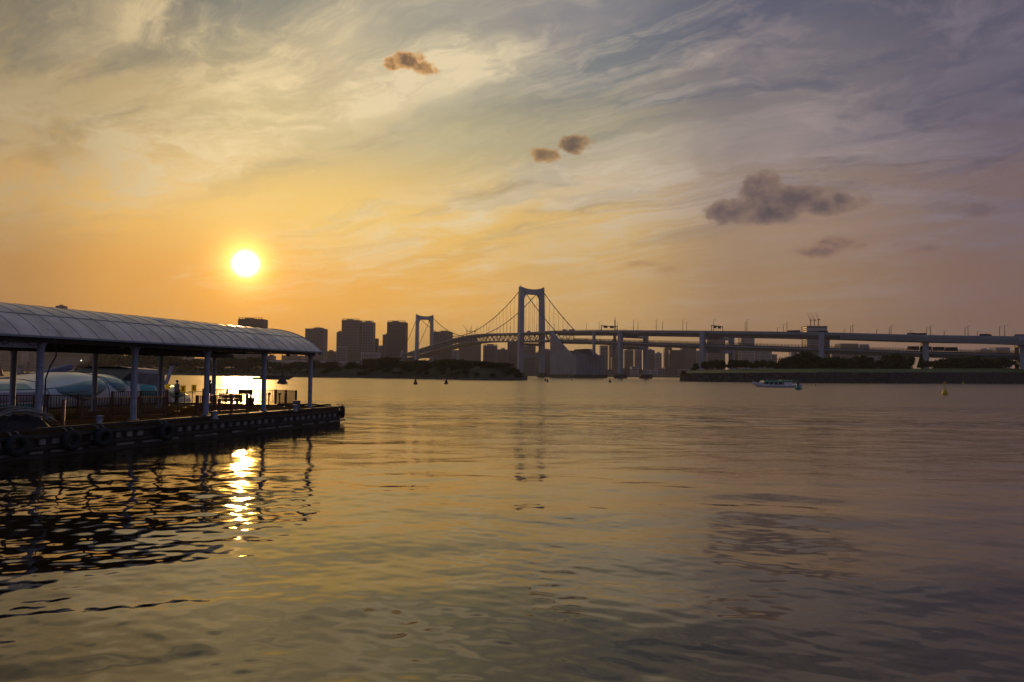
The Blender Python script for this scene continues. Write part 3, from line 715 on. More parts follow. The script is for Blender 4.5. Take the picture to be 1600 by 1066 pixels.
def person(pos, label, rz, shirt, walk=0.0):
    root = empty('person', pos, label, 'person', rz=rz)
    V = [(0, 0, .95), (0, 0, 1.12), (0, .01, 1.32), (0, .01, 1.45), (0, 0, 1.53), (0, -.015, 1.62), (0, -.01, 1.70)]
    E = [(0, 1), (1, 2), (2, 3), (3, 4), (4, 5), (5, 6)]
    Rr = [(.15, .11), (.135, .10), (.17, .11), (.13, .085), (.05, .05), (.078, .09), (.06, .07)]
    def chain(start, pts):
        p = start
        for q, r in pts: V.append(q); Rr.append(r); E.append((p, len(V) - 1)); p = len(V) - 1
        return p
    for s in (-1, 1):
        chain(0, [((s * .10, 0, .88), .088), ((s * .12, -.02 * s, .50), .056), ((s * .13, .03, .10), .036), ((s * .14, -.14, .035), .034)])
        h = chain(3, [((s * .19, 0, 1.42), .055), ((s * .25, .03, 1.15), .040), ((s * .25, -.06, .92), .028), ((s * .25, -.08, .85), .026)])
        for k, l in enumerate((.06, .075, .08, .07)):
            chain(h, [((s * .25, -.105 + .018 * k, .80), .009), ((s * .245, -.10 + .018 * k, .80 - l), .008)])
        chain(h, [((s * .235, -.115, .83), .010), ((s * .23, -.125, .79), .009)])
    body = skin_body('body', V, E, Rr, M['skin'], root, 1)
    # face details
    f = MB(); f.box(pos + Vector((0, -0.105, 1.635)), (0.022, 0.03, 0.04)); 
    for s in (-1, 1): f.box(pos + Vector((s * 0.08, 0, 1.64)), (0.015, 0.03, 0.05))
    build_each(f, 'face_detail', M['skin'], root)
    h = MB(); h.lathe([(0.094, -0.03), (0.102, 0.02), (0.095, 0.07), (0.06, 0.105), (0.01, 0.118)], pos + Vector((0, 0.018, 1.655)), 12); h.build('hair', M['hair'], root, True)
    sv = [(0, 0, .90), (0, 0, 1.12), (0, .01, 1.32), (0, .01, 1.46)]; se = [(0, 1), (1, 2), (2, 3)]; sr = [(.175, .135), (.16, .125), (.19, .13), (.14, .095)]
    for s in (-1, 1):
        n = len(sv); sv += [(s * .19, 0, 1.43), (s * .245, .025, 1.20)]; se += [(3, n), (n, n + 1)]; sr += [.072, .062]
    skin_body('shirt', sv, se, sr, M[shirt], root, 1)
    tv = [(0, 0, .96)]; te = []; tr = [(.165, .125)]
    for s in (-1, 1):
        n = len(tv); tv += [(s * .10, 0, .84), (s * .12, -.02 * s, .50), (s * .13, .03, .10)]; te += [(0, n), (n, n + 1), (n + 1, n + 2)]; tr += [.105, .078, .062]
    skin_body('trousers', tv, te, tr, M['trousers'], root, 1)
    b = MB()
    for s in (-1, 1): b.box(pos + Vector((s * .135, -.07, .035)), (.10, .27, .07))
    build_each(b, 'shoe', M['black'], root)
person(dp(276, 632), 'person in pale shirt and dark trousers standing on the pontoon facing the boat', R(150), 'shirt')
person(dpD(328, 55.5), 'person in dark jacket partly hidden behind the third front post', R(30), 'darkshirt')

# ------------------------------------------------------------------ silver vessel moored behind the pontoon
def vessel():
    WV = 16.6; SB = 27.6
    root = empty('silver_water_bus', L(8, WV, 0), 'silver and teal futuristic water bus moored behind the pontoon', 'boat')
    def V(x, y, z): return L(x, WV + y, z)     # x = along s, y away from camera
    def lerp(t, a):
        for (x0, y0), (x1, y1) in zip(a, a[1:]):
            if t <= x1:
                k = (t - x0) / (x1 - x0); k = k * k * (3 - 2 * k); return y0 + (y1 - y0) * k
        return a[-1][1]
    topz = [(-14, 2.85), (11.0, 2.9), (15.0, 3.38), (20.5, 3.15), (23.5, 2.55), (26.3, 1.75), (SB, 1.1)]
    wid = [(-14, 3.5), (9, 3.6), (15, 3.9), (20, 3.5), (24, 2.3), (26.6, 0.9), (SB, 0.12)]
    wz = [(-14, 1.3), (10, 1.3), (15, 1.55), (20, 1.45), (SB, 1.05)]
    def sec(x, j, n=32):
        a = 2 * math.pi * j / n; e = 0.72
        c, s_ = math.cos(a), math.sin(a); cy = math.copysign(abs(c) ** e, c); cz = math.copysign(abs(s_) ** e, s_)
        w, t, m = lerp(x, wid), lerp(x, topz), lerp(x, wz)
        return V(x, w * cy, m + (t - m) * cz if cz > 0 else m + (m + 0.5) * cz)
    xs = [-14 + (SB + 14) * (i / 90) for i in range(91)]
    b = MB(); rows = [[sec(x, j) for j in range(33)] for x in xs]; b.grid(rows); b.build('hull', M['silver'], root, True)
    def patch(name, m, x0, x1, a0, a1, off, shape=None, nx=18, na=12):
        b = MB(); rows = []
        for i in range(nx + 1):
            x = x0 + (x1 - x0) * i / nx; row = []
            lo, hi = (a0, a1) if shape is None else shape(i / nx)
            for j in range(na + 1):
                ang = lo + (hi - lo) * j / na; n = 32; jj = ang / 360 * n
                p = sec(x, jj); c = V(x, 0, lerp(x, wz)); d = (p - c); d.normalize()
                bul = off * (math.sin(math.pi * i / nx) * math.sin(math.pi * j / na)) ** 0.5 if off > 0.05 else off
                row.append(p + d * (bul + 0.012))
            rows.append(row)
        b.grid(rows); return b.build(name, m, root, True)
    near = 180.0
    # side glazing: roof windows, upper band, lower bright band (near side = angles around 180)
    for k, x in enumerate([-12.5, -8.6, -4.7, -0.8, 3.1, 7.0]):
        patch('roof_window', M['teal'], x, x + 3.5, 148, 128, 0.02)
        patch('side_window', M['cyan'], x, x + 3.5, 192, 178, 0.02)
        patch('lower_panel', M['silver_low'], x, x + 3.7, 174, 156, 0.02)
    tri = lambda t: (150 - 14 * (1 - t) * 0 - 10 * t, 150 + 26 * math.sin(math.pi * min(1, t * 0.9 + 0.05)))
    patch('bulge_window', M['teal'], 12.0, 15.6, 0, 0, 0.14, lambda t: (148 - 8 * t, 150 + 30 * math.sin(math.pi * (0.08 + 0.84 * t)) ** 0.8))
    patch('bulge_window', M['teal'], 15.9, 17.7, 0, 0, 0.12, lambda t: (122 + 4 * t, 128 + 42 * math.sin(math.pi * (0.12 + 0.76 * t)) ** 0.6))
    patch('bow_window', M['cyan'], 18.8, 20.3, 150, 176, 0.08)
    patch('bow_window', M['teal'], 20.6, 25.6, 0, 0, 0.14, lambda t: (128 + 6 * t, 134 + 44 * math.sin(math.pi * (0.1 + 0.8 * t)) ** 0.7))
    patch('lower_panel', M['silver_low'], 11.5, 26.0, 214, 196, 0.02)
    for x in (11.4, 15.7, 17.8, 20.5, 23.6):
        b = MB(); b.tube([sec(x, j * 0.5) + Vector((0, 0, 0.01)) for j in range(8, 40)], 0.022, 4); b.build('hull_seam', M['seam'], root)
    for a in (13.2, 14.6, 15.5):
        b = MB(); b.tube([sec(x, a) for x in xs if x < (11 if a > 14 else 17.5)], 0.022, 4); b.build('hull_seam', M['seam'], root)
    # blue fin on the far shoulder, rising to the dome
    b = MB(); rows = []
    for i in range(25):
        t = i / 24; x = -14 + 30.6 * t; z = 2.82 + (0.95 * max(0, (t - 0.86) / 0.14) ** 1.1); th = 0.16
        rows.append([V(x, 0.6, z - 0.25), V(x, 0.5, z + 0.10), V(x, 1.0, z + 0.18), V(x, 1.6, z + 0.02), V(x, 1.5, z - 0.3)])
    b.grid(rows); b.build('shoulder_fin', M['rimblue'], root, True)
    # raised entry hood with dark opening
    H0, H1 = 17.3, 21.4
    b = MB(); rows = []
    for i in range(11):
        t = i / 10; x = H0 + 1.5 + (H1 - H0 - 1.5) * t; top = 3.72 - 0.10 * t
        rows.append([V(x, -3.15, 1.9), V(x, -3.1, top - 0.35), V(x, -2.8, top - 0.05), V(x, -1.5, top + 0.08), V(x, 1.5, top + 0.08), V(x, 2.8, top - 0.1), V(x, 3.0, 2.0)])
    b.grid(rows); b.add(rows[-1], [tuple(range(7))]); b.build('entry_hood', M['hood'], root)
    b = MB(); b.add([V(H0 - 0.9, -3.0, 2.2), V(H0 + 1.55, -2.9, 3.68), V(H0 + 1.55, -3.05, 1.6), V(H0 - 0.6, -3.3, 1.5), V(H0 - 0.9, 2.0, 2.6), V(H0 + 1.55, 2.4, 3.7)],
          [(0, 1, 2, 3), (0, 4, 5, 1)]); b.build('dark_windscreen', M['interior'], root)
    b = MB(); b.tube([V(H0 + 0.5, -3.35, 2.9), V(H0 + 0.9, -3.5, 1.5)], 0.03, 5); b.build('brace', M['rope'], root)
    b = MB(); b.add([V(20.2, -3.75, 1.1), V(20.5, -3.65, 2.1), V(21.4, -3.4, 2.1), V(21.9, -3.4, 1.1)], [(0, 1, 2, 3)])
    b.add([V(20.2, -3.80, 1.1), V(20.5, -3.70, 2.1), V(21.4, -3.45, 2.1), V(21.9, -3.45, 1.1)], [(3, 2, 1, 0)]); b.build('pale_panel', M['silver_low'], root)
    # mast strut and small lights
    b = MB(); b.bar(V(24.3, -0.4, 2.2), V(25.1, -0.4, 4.0), 0.30, 0.12); b.build('mast', M['silver_low'], root)
    b = MB(); b.box(V(25.3, -0.4, 4.05), (0.9, 0.3, 0.10), PA); b.build('masthead', M['under'], root)
    b = MB(); b.lathe([(0.06, 0), (0.06, 0.25), (0.13, 0.26), (0.13, 0.42), (0.05, 0.5)], V(24.2, -1.7, 2.05), 10); b.build('bow_light', M['under'], root)
    b = MB(); b.box(V(15.4, -2.4, 3.05), (0.5, 0.06, 0.08), PA); b.bar(V(15.9, -2.6, 2.95), V(15.8, -3.0, 2.5), 0.06); b.box(V(15.5, -3.2, 2.35), (0.5, 0.06, 0.1), PA)
    build_each(b, 'grab_rail', M['black'], root)
vessel()

# ------------------------------------------------------------------ boats and buoys
def boat(pos, length, beam, rz, label, roofm, hullm, name, cabin=(0.22, 0.78), wheel=(0.62, 0.78), dark=False):
    """bow towards local -x"""
    root = empty(name, pos, label, 'boat', None)
    Mx = Matrix.Rotation(rz, 3, 'Z')
    def T(x, y, z): return pos + Mx @ Vector((x, y, z))
    n = 16; rows = []
    for i in range(n + 1):
        t = i / n; x = -length / 2 + length * t
        w = beam / 2 * min(1.0, (t / 0.30) ** 0.6 if t < 0.30 else 1.0) * (1 if t < 0.9 else 1 - 0.25 * (t - 0.9) / 0.1)
        w = max(w, 0.04); sh = 0.85 + 0.95 * max(0, 1 - t / 0.42) ** 1.8 + 0.25 * max(0, (t - 0.8) / 0.2); kx = x + (0.13 * length * max(0, 1 - t / 0.2) if t < 0.2 else 0)
        rows.append([T(kx, 0, -0.35), T(kx, -w * 0.75, -0.2), T(x, -w, sh * 0.6), T(x, -w, sh), T(x, -w * 0.9, sh - 0.02), T(x, 0, sh - 0.12), T(x, w * 0.9, sh - 0.02), T(x, w, sh), T(x, w, sh * 0.6), T(kx, w * 0.75, -0.2), T(kx, 0, -0.35)])
    b = MB(); b.grid(rows); b.add(rows[-1][:-1], [tuple(range(10))]); b.build('hull', hullm, root)
    x0, x1 = -length / 2 + cabin[0] * length, -length / 2 + cabin[1] * length; cx, cl = (x0 + x1) / 2, x1 - x0
    b = MB(); b.box(T(cx, 0, 1.25), (cl, beam * 0.86, 0.9), rz); cab = b.build('cabin', M['interior'] if dark else M['glass'], root)
    for k in range(int(cl / 1.4) + 1):
        for s in (-1, 1):
            b = MB(); b.box(T(x0 + 0.05 + (cl - 0.1) * k / int(cl / 1.4), s * (beam * 0.43 + 0.01), 1.25), (0.16, 0.06, 0.9), rz); b.build('window_pillar', hullm, cab)
    b = MB(); b.box(T(cx, 0, 1.82), (cl + 0.5, beam * 0.95, 0.22), rz); b.prism([(-beam * .45, 0), (-beam * .3, .22), (beam * .3, .22), (beam * .45, 0)], lambda p, q, t: T(t, p, 1.93 + q), x0 - 0.2, x1 + 0.2)
    rf = b.build('roof', roofm, root)
    b = MB()
    for s in (-1, 1):
        b.tube([T(x0 - 0.2, s * beam * 0.38, 2.6), T(x1, s * beam * 0.38, 2.6)], 0.03, 5)
        for k in range(10): b.tube([T(x0 + (cl) * k / 9 - .1, s * beam * 0.38, 1.95), T(x0 + cl * k / 9 - .1, s * beam * 0.38, 2.6)], 0.025, 4)
    b.build('roof_railing', M['hood'] if not dark else M['crane'], rf)
    if wheel:
        w0, w1 = -length / 2 + wheel[0] * length, -length / 2 + wheel[1] * length
        b = MB(); b.box(T((w0 + w1) / 2, 0, 1.55), (w1 - w0, beam * 0.9, 1.5), rz); wh = b.build('wheelhouse', hullm, root)
        b = MB()
        for s in (-1, 1):
            for k in (0.3, 0.7): b.box(T(w0 + (w1 - w0) * k, s * (beam * 0.45 + 0.012), 1.9), ((w1 - w0) * 0.3, 0.03, 0.45), rz)
        build_each(b, 'wheelhouse_window', M['glass'], wh)
        b = MB(); b.box(T((w0 + w1) / 2 + 0.6, 0, 2.36), (w1 - w0 + 2.6, beam * 0.98, 0.09), rz); b.build('canopy', roofm, root)
        b = MB()
        for k in range(4):
            b.tube([T(w1 + 0.5 + k * 0.55, -beam * 0.45, 0.9), T(w1 + 0.5 + k * 0.55, -beam * 0.45, 2.3)], 0.03, 5)
        b.tube([T(w1, -beam * 0.45, 1.5), T(length / 2 - 0.1, -beam * 0.4, 1.55)], 0.03, 5); b.build('stern_rail', hullm, root)
    b = MB()
    for s in (-1, 1):
        pts = [T(-length / 2 + length * t, s * max(0.05, beam / 2 * min(1, (t / 0.3) ** 0.6)) * 0.95, 0.85 + 0.95 * max(0, 1 - t / 0.42) ** 1.8 + 0.55) for t in (0.0, 0.04, 0.08, 0.13, 0.18, 0.22)]
        b.tube(pts, 0.03, 5)
        for p in pts: b.tube([p, p - Vector((0, 0, 0.55))], 0.02, 4)
    b.build('bow_rail', M['crane'] if dark else M['hood'], root)
    b = MB(); b.lathe([(0.5, 0), (0.55, 0.3), (0.4, 0.65), (0.1, 0.75)], T(-length / 2 + length * (cabin[0] - 0.035), 0, 1.1), 10); b.build('deck_box', M['white'] if not dark else M['under'], root, True)
    return root, T
p = atz(1213, 605)
_, T = boat(p, 16.5, 4.0, R(2), 'white passenger boat with green roof cruising past the stone seawall', M['greenroof'], M['white'], 'passenger_boat')
p = atz(427, 593.0)
boat(p, 19.5, 4.2, R(178), 'dark low pleasure boat crossing in front of the left island bank', M['under'], M['under'], 'pleasure_boat', cabin=(0.2, 0.8), wheel=None, dark=True)
def buoy(px, py, htpx, m, label, kind='cone', name='channel_buoy', D=None):
    if D: c = at(px, hor(px), D); c.z = 0
    else: c = atz(px, py)
    h = htpx * c.y / FPX
    root = empty(name, c, label, 'buoy', 'navigation buoys on the bay')
    b = MB()
    if kind == 'cone':
        b.lathe([(0.30 * h, -0.08 * h), (0.31 * h, 0.05 * h), (0.24 * h, 0.10 * h), (0.13 * h, 0.38 * h), (0.09 * h, 0.58 * h)], c, 14); fl = b.build('float', M[m], root, True)
        b = MB(); b.lathe([(0.03 * h, 0.58 * h), (0.03 * h, 0.84 * h)], c, 6); b.build('stem', M[m], root)
        b = MB(); b.lathe([(0.07 * h, 0.84 * h), (0.07 * h, 0.93 * h), (0.03 * h, 1.0 * h)], c, 8); b.build('light', M['black'], root)
    elif kind == 'pear':
        b.lathe([(0.20 * h, -0.06 * h), (0.235 * h, 0.03 * h), (0.22 * h, 0.14 * h), (0.13 * h, 0.32 * h), (0.07 * h, 0.46 * h)], c, 16); b.build('float', M[m], root, True)
        b = MB(); b.lathe([(0.03 * h, 0.44 * h), (0.025 * h, 0.82 * h)], c, 6); b.build('stem', M[m], root)
        b = MB(); b.bar(c + Vector((-0.17 * h, 0, 0.80 * h)), c + Vector((0.17 * h, 0, 0.92 * h)), 0.035 * h); b.bar(c + Vector((-0.17 * h, 0, 0.92 * h)), c + Vector((0.17 * h, 0, 0.80 * h)), 0.035 * h)
        b.lathe([(0.05 * h, 0.90 * h), (0.05 * h, 1.0 * h)], c, 8); b.build('cross_topmark', M[m], root)
    elif kind == 'big':
        b.lathe([(0.40 * h, -0.05 * h), (0.40 * h, 0.03 * h), (0.27 * h, 0.20 * h), (0.16 * h, 0.66 * h), (0.12 * h, 0.68 * h)], c, 14); b.build('tapered_body', M[m], root, True)
        b = MB()
        for k in range(4):
            a = k * math.pi / 2 + .4; b.tube([c + Vector((.10 * h * math.cos(a), .10 * h * math.sin(a), .66 * h)), c + Vector((.06 * h * math.cos(a), .06 * h * math.sin(a), .9 * h))], .012 * h, 4)
        b.build('lantern_frame', M[m], root)
        b = MB(); b.lathe([(.09 * h, .86 * h), (.09 * h, .93 * h), (.03 * h, 1.0 * h)], c, 8); b.build('lantern', M['under'], root)
    elif kind == 'can':
        b.lathe([(0.40 * h, -0.05 * h), (0.42 * h, 0.06 * h), (0.34 * h, 0.14 * h), (0.14 * h, 0.26 * h), (0.12 * h, 0.62 * h), (0.16 * h, 0.64 * h), (0.16 * h, 0.7 * h)], c, 14); b.build('float', M[m], root, True)
        b = MB(); b.lathe([(0.05 * h, 0.7 * h), (0.05 * h, 0.86 * h), (0.09 * h, 0.87 * h), (0.07 * h, 1.0 * h)], c, 8); b.build('light', M[m], root)
buoy(441, 599.5, 22, 'black', 'large dark tapered beacon buoy seen under the shelter roof between two posts', 'big')
buoy(649, 600.5, 13.5, 'red', 'dark red cone buoy, left of the pair in front of the left island')
buoy(697, 600.0, 13.0, 'black', 'black cone buoy, right of the pair in front of the left island')
buoy(855, 596.8, 8.5, 'red', 'small red buoy in front of the near bridge tower foot, nearer of two')
buoy(852.2, 595.6, 6.5, 'black', 'tiny dark buoy just behind the small red one by the bridge tower')
buoy(893.5, 594.8, 4.5, 'red', 'tiny red buoy in front of the concrete anchorage block')
buoy(953, 597.6, 9, 'black', 'small black buoy right of the anchorage block')
buoy(971.5, 595.2, 4, 'black', 'tiny dark buoy below the first viaduct pier')
buoy(1247, 609, 15.5, 'green', 'green buoy floating beside the white passenger boat stern', 'can')
buoy(1273.5, 603.5, 6.5, 'amber', 'small yellow buoy right of the green one near the seawall')
buoy(1476.5, 616.8, 20, 'amber', 'yellow pear buoy with cross top, largest on the right side', 'pear')
buoy(1505, 600.2, 6, 'amber', 'small yellow buoy close to the seawall beyond the cross-topped one')
buoy(75, 586, 5, 'red', 'left of two small dark buoys far off between the first posts', D=560)
buoy(82.5, 586, 5, 'red', 'right of two small dark buoys far off between the first posts', D=560)
buoy(0, 586, 16, 'red', 'dark red beacon cut by the left photo edge under the roof', 'big', D=420)

# ------------------------------------------------------------------ suspension bridge
BO = Vector((27.0, 1030.0, 0)); BE = Vector((-210, 505, 0)); SPAN = BE.length; BE.normalize(); BN = Vector((-BE.y, BE.x, 0)) * -1
def B(t, lat, z): return BO + BE * t + BN * lat + Vector((0, 0, z))
def crv(x, pts):
    for i in range(len(pts) - 1):
        if x <= pts[i + 1][0] or i == len(pts) - 2:
            p1, p2 = pts[i], pts[i + 1]; p0 = pts[max(i - 1, 0)]; p3 = pts[min(i + 2, len(pts) - 1)]
            t = (x - p1[0]) / (p2[0] - p1[0]); h = p2[0] - p1[0]
            m1 = (p2[1] - p0[1]) / max(1e-6, p2[0] - p0[0]) * h; m2 = (p3[1] - p1[1]) / max(1e-6, p3[0] - p1[0]) * h
            return (2*t**3-3*t*t+1)*p1[1] + (t**3-2*t*t+t)*m1 + (-2*t**3+3*t*t)*p2[1] + (t**3-t*t)*m2
DZ = [(-190, 55.5), (-110, 58), (0, 60.5), (240, 67.3), (SPAN, 52.5), (SPAN + 150, 44), (SPAN + 250, 38)]
def dz(t): return crv(t, DZ)
HW = 14.5
def bridge():
    root = empty('suspension_bridge', BO, 'pale double-deck suspension bridge with two portal towers spanning the bay', 'bridge')
    # truss and decks
    ts = [-104 + (SPAN + 104 + 150) * i / 84 for i in range(85)]
    def sweep(b, sec, ts):
        rows = [[B(t, p, dz(t) + q) for p, q in sec + sec[:1]] for t in ts]; b.grid(rows)
    b = MB(); sweep(b, [(-13.5, 0), (-13.5, -1.6), (13.5, -1.6), (13.5, 0)], ts); b.build('upper_deck', M['truss'], root)
    b = MB(); sweep(b, [(-13.5, -10.2), (-13.5, -11.6), (13.5, -11.6), (13.5, -10.2)], ts); b.build('lower_deck', M['truss'], root)
    b = MB()
    for s in (-1, 1):
        for q in (-0.2, -11.4): sweep(b, [(s * 14.5 - .5, q - 0.7), (s * 14.5 + .5, q - 0.7), (s * 14.5 + .5, q + 0.7), (s * 14.5 - .5, q + 0.7)], ts)
        for i in range(len(ts) - 1):
            t0, t1 = ts[i], ts[i + 1]; zt, zb = -0.4, -11.2
            if i % 2 == 0: b.bar(B(t0, s * 14.5, dz(t0) + zb), B(t1, s * 14.5, dz(t1) + zt), 0.75)
            else: b.bar(B(t0, s * 14.5, dz(t0) + zt), B(t1, s * 14.5, dz(t1) + zb), 0.75)
            b.bar(B(t0, s * 14.5, dz(t0) + zb), B(t0, s * 14.5, dz(t0) + zt), 0.45)
    b.build('stiffening_truss', M['truss'], root)
    b = MB()
    for s in (-1, 1):
        sweep(b, [(s * 13.3 - .05, 0), (s * 13.3 + .05, 0), (s * 13.3 + .05, 1.3), (s * 13.3 - .05, 1.3)], ts)
    b.build('parapet', M['decktop'], root)
    # towers
    for ti, T0 in enumerate((0.0, SPAN)):
        H = 126.0; zb = 6.0
        tr = bpy.data.objects.new('tower', None); COL.objects.link(tr); tr.parent = root; tr.location = BE * T0
        f = lambda p, q, t: B(T0 + t, p, q)
        for s in (-1, 1):
            b = MB()
            b.prism([(s * 13.2, zb), (s * 20.0, zb), (s * 19.6, 48), (s * 18.2, H), (s * 17.0, H), (s * 12.6, H - 8), (s * 12.6, 60)], f, -3.6, 3.6)
            b.build('tower_leg', M['tower'], tr)
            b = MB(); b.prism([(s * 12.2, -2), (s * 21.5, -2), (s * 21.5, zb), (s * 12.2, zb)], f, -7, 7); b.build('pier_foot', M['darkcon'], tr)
            b = MB(); b.lathe([(0.35, 0), (0.15, 3.4)], B(T0, s * 17.6, H), 6); b.build('mast', M['tower'], tr)
        # top beam with arched soffit and dished top
        top = [(-17.1 + 34.2 * i / 16, H - 3.2 * (1 - (abs(i - 8) / 8) ** 2.2)) for i in range(17)]
        bot = []
        for i in range(17):
            x = -12.7 + 25.4 * i / 16; k = abs(x) / 12.7; bot.append((x, H - 10.5 - 7.5 * max(0, (k - 0.55) / 0.45) ** 2.6))
        b = MB(); n = 17
        fr = [f(p, q, -3.0) for p, q in top]; fb = [f(p, q, -3.0) for p, q in bot]; br = [f(p, q, 3.0) for p, q in top]; bb = [f(p, q, 3.0) for p, q in bot]
        b.grid([fr, fb]); b.grid([bb, br]); b.grid([br, fr]); b.grid([fb, bb]); b.build('portal_beam', M['tower'], tr)
        b = MB(); b.prism([(-13.4, 27), (13.4, 27), (13.4, 31.0), (-13.4, 31.0)], f, -2.6, 2.6); b.build('cross_strut', M['tower'], tr)
        b = MB(); b.prism([(-17.5, 0), (17.5, 0), (17.5, 3.5), (-17.5, 3.5)], lambda p, q, t: B(T0 + t, p, q + dz(T0) - 17.0), -4.4, 4.4); b.build('deck_bearing_beam', M['truss'], tr)
    # cables: one continuous curve per side
    SAG = 124.5 - 69.5
    def cz(t):
        if 0 <= t <= SPAN: u = t / SPAN; return 124.5 - 4 * SAG * u * (1 - u) * 1.0
        if t < 0: u = -t / 108.0; return 124.5 + (57.8 - 124.5) * u - 5.0 * 4 * u * (1 - u) * 0.5
        u = (t - SPAN) / 128.0; return 124.5 + (50 - 124.5) * u - 5.0 * 4 * u * (1 - u) * 0.5
    for s in (-1, 1):
        t_all = [-108 + (SPAN + 236) * i / 150 for i in range(151)] + [0.0, SPAN]; t_all = sorted(set(t_all))
        b = MB(); b.tube([B(t, s * 14.5 * (1.0 if t >= -1 else 1.0), cz(t)) for t in t_all], 0.52, 6)
        c = b.build('main_cable', M['cable'], root, True)
        hs = [14.0 * k for k in range(1, 40) if 14.0 * k < SPAN - 5] + [-14.0 * k for k in range(1, 7)] + [SPAN + 15.0 * k for k in range(1, 5)]
        bb = MB()
        for t in hs: bb.lathe([(0.75, -0.7), (0.75, 0.7)], B(t, s * 14.5, cz(t)), 6)
        bb.build('cable_band', M['cable'], c)['kind'] = 'stuff'
        for t in hs:
            z0, z1 = dz(t), cz(t)
            if z1 - z0 < 1.0: continue
            b = MB(); b.tube([B(t, s * 14.5, z0), B(t, s * 14.5, z1)], 0.17, 4); b.build('hanger', M['hanger'], root)
    return cz
cz = bridge()
def anchorage(name, t0, sgn, zt, zl, label, length=70, halfw=19.0):
    root = empty(name, B(t0 + sgn * length / 2, 0, 0), label, 'anchorage')
    f = lambda p, q, t: B(t0 + sgn * p, t, q)
    prof = [(0, 4), (0, zt), (2.0, zt)] + [(2 + (length * 0.80) * (i / 12), zl + (zt - zl) * (1 - i / 12) ** 1.22) for i in range(1, 13)] + [(length, zl), (length, 4)]
    for s in (-1, 1):
        if s == 1: prof = [(p, min(q, 36.0)) for p, q in prof]
        b = MB(); a0, a1 = (s * halfw, s * (halfw - 4)); b.prism(prof, f, min(a0, a1), max(a0, a1)); w = b.build('side_wall', M['concrete'], root)
        g = MB()
        for k in range(1, 14):
            z = 4 + (zt - 4) * k / 14; xm = length
            for i in range(len(prof) - 1):
                (xa, za), (xb, zb2) = prof[i], prof[i + 1]
                if i > 0 and za >= z > zb2: xm = xa + (xb - xa) * (za - z) / (za - zb2)
            g.bar(f(0, z, s * (halfw + 0.03)), f(min(xm, length), z, s * (halfw + 0.03)), 0.5, 0.08)
        build_each(g, 'joint_line', M['darkcon'], w)
    b = MB(); b.prism([(0.3, 4), (0.3, 30), (12, 34), (30, zl + 2), (length * .7, zl - 1), (length + 0.02, zl - 1), (length + 0.02, 4)], f, -(halfw - 4), halfw - 4); b.build('core_block', M['concrete'], root)
    b = MB()
    for k in range(9): b.prism([(length + 0.05, 4), (length + 0.9, 4), (length + 0.9, zl - 0.5), (length + 0.05, zl - 0.5)], f, -halfw + k * 4.6, -halfw + k * 4.6 + 1.2)
    build_each(b, 'buttress', M['concrete'], root)
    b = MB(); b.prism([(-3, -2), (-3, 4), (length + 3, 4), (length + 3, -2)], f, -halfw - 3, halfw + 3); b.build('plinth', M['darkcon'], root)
    return root
anchorage('cable_anchorage', -101, -1, 58, 27.5, 'large concrete anchorage block with concave slope, right of the near bridge tower')
anchorage('cable_anchorage', SPAN + 118, 1, 55, 20, 'pale far anchorage wedge left of the distant bridge tower', 60)

# ------------------------------------------------------------------ approach viaduct
VP = [(95, 873, 55.5), (119, 800, 52.3), (186, 715, 47.4), (274, 650, 42.9), (346, 615, 39.4), (406, 585, 37.2), (470, 550, 34.8), (560, 500, 33.0)]
def vspl(n=12):
    P0 = [Vector(p) for p in VP]; P0 = [B(-104, -13, 0) + Vector((0, 0, dz(-104) - .4))] + [B(-171, -12, 0) + Vector((0, 0, 55.4))] + P0[1:]; P0 = [p - Vector((0, 0, min(1.0, k * .5))) for k, p in enumerate(P0)]
    out = []
    for i in range(len(P0) - 1):
        a, b_, c, d = P0[max(i - 1, 0)], P0[i], P0[i + 1], P0[min(i + 2, len(P0) - 1)]
        for k in range(n):
            t = k / n; out.append(0.5 * ((2 * b_) + (c - a) * t + (2 * a - 5 * b_ + 4 * c - d) * t * t + (3 * b_ - a - 3 * c + d) * t ** 3))
    out.append(P0[-1]); return out
VS = vspl()
def vn(i):
    d = VS[min(i + 1, len(VS) - 1)] - VS[max(i - 1, 0)]; d.z = 0; d.normalize(); return Vector((-d.y, d.x, 0))
def vsweep(b, sec, i0=0, i1=None, zoff=lambda i: 0.0, lat=lambda i: 0.0):
    i1 = len(VS) if i1 is None else i1; rows = []
    for i in range(i0, i1):
        n = vn(i); rows.append([VS[i] + n * (p + 13.0 + lat(i)) + Vector((0, 0, q + zoff(i))) for p, q in sec + sec[:1]])
    b.grid(rows)
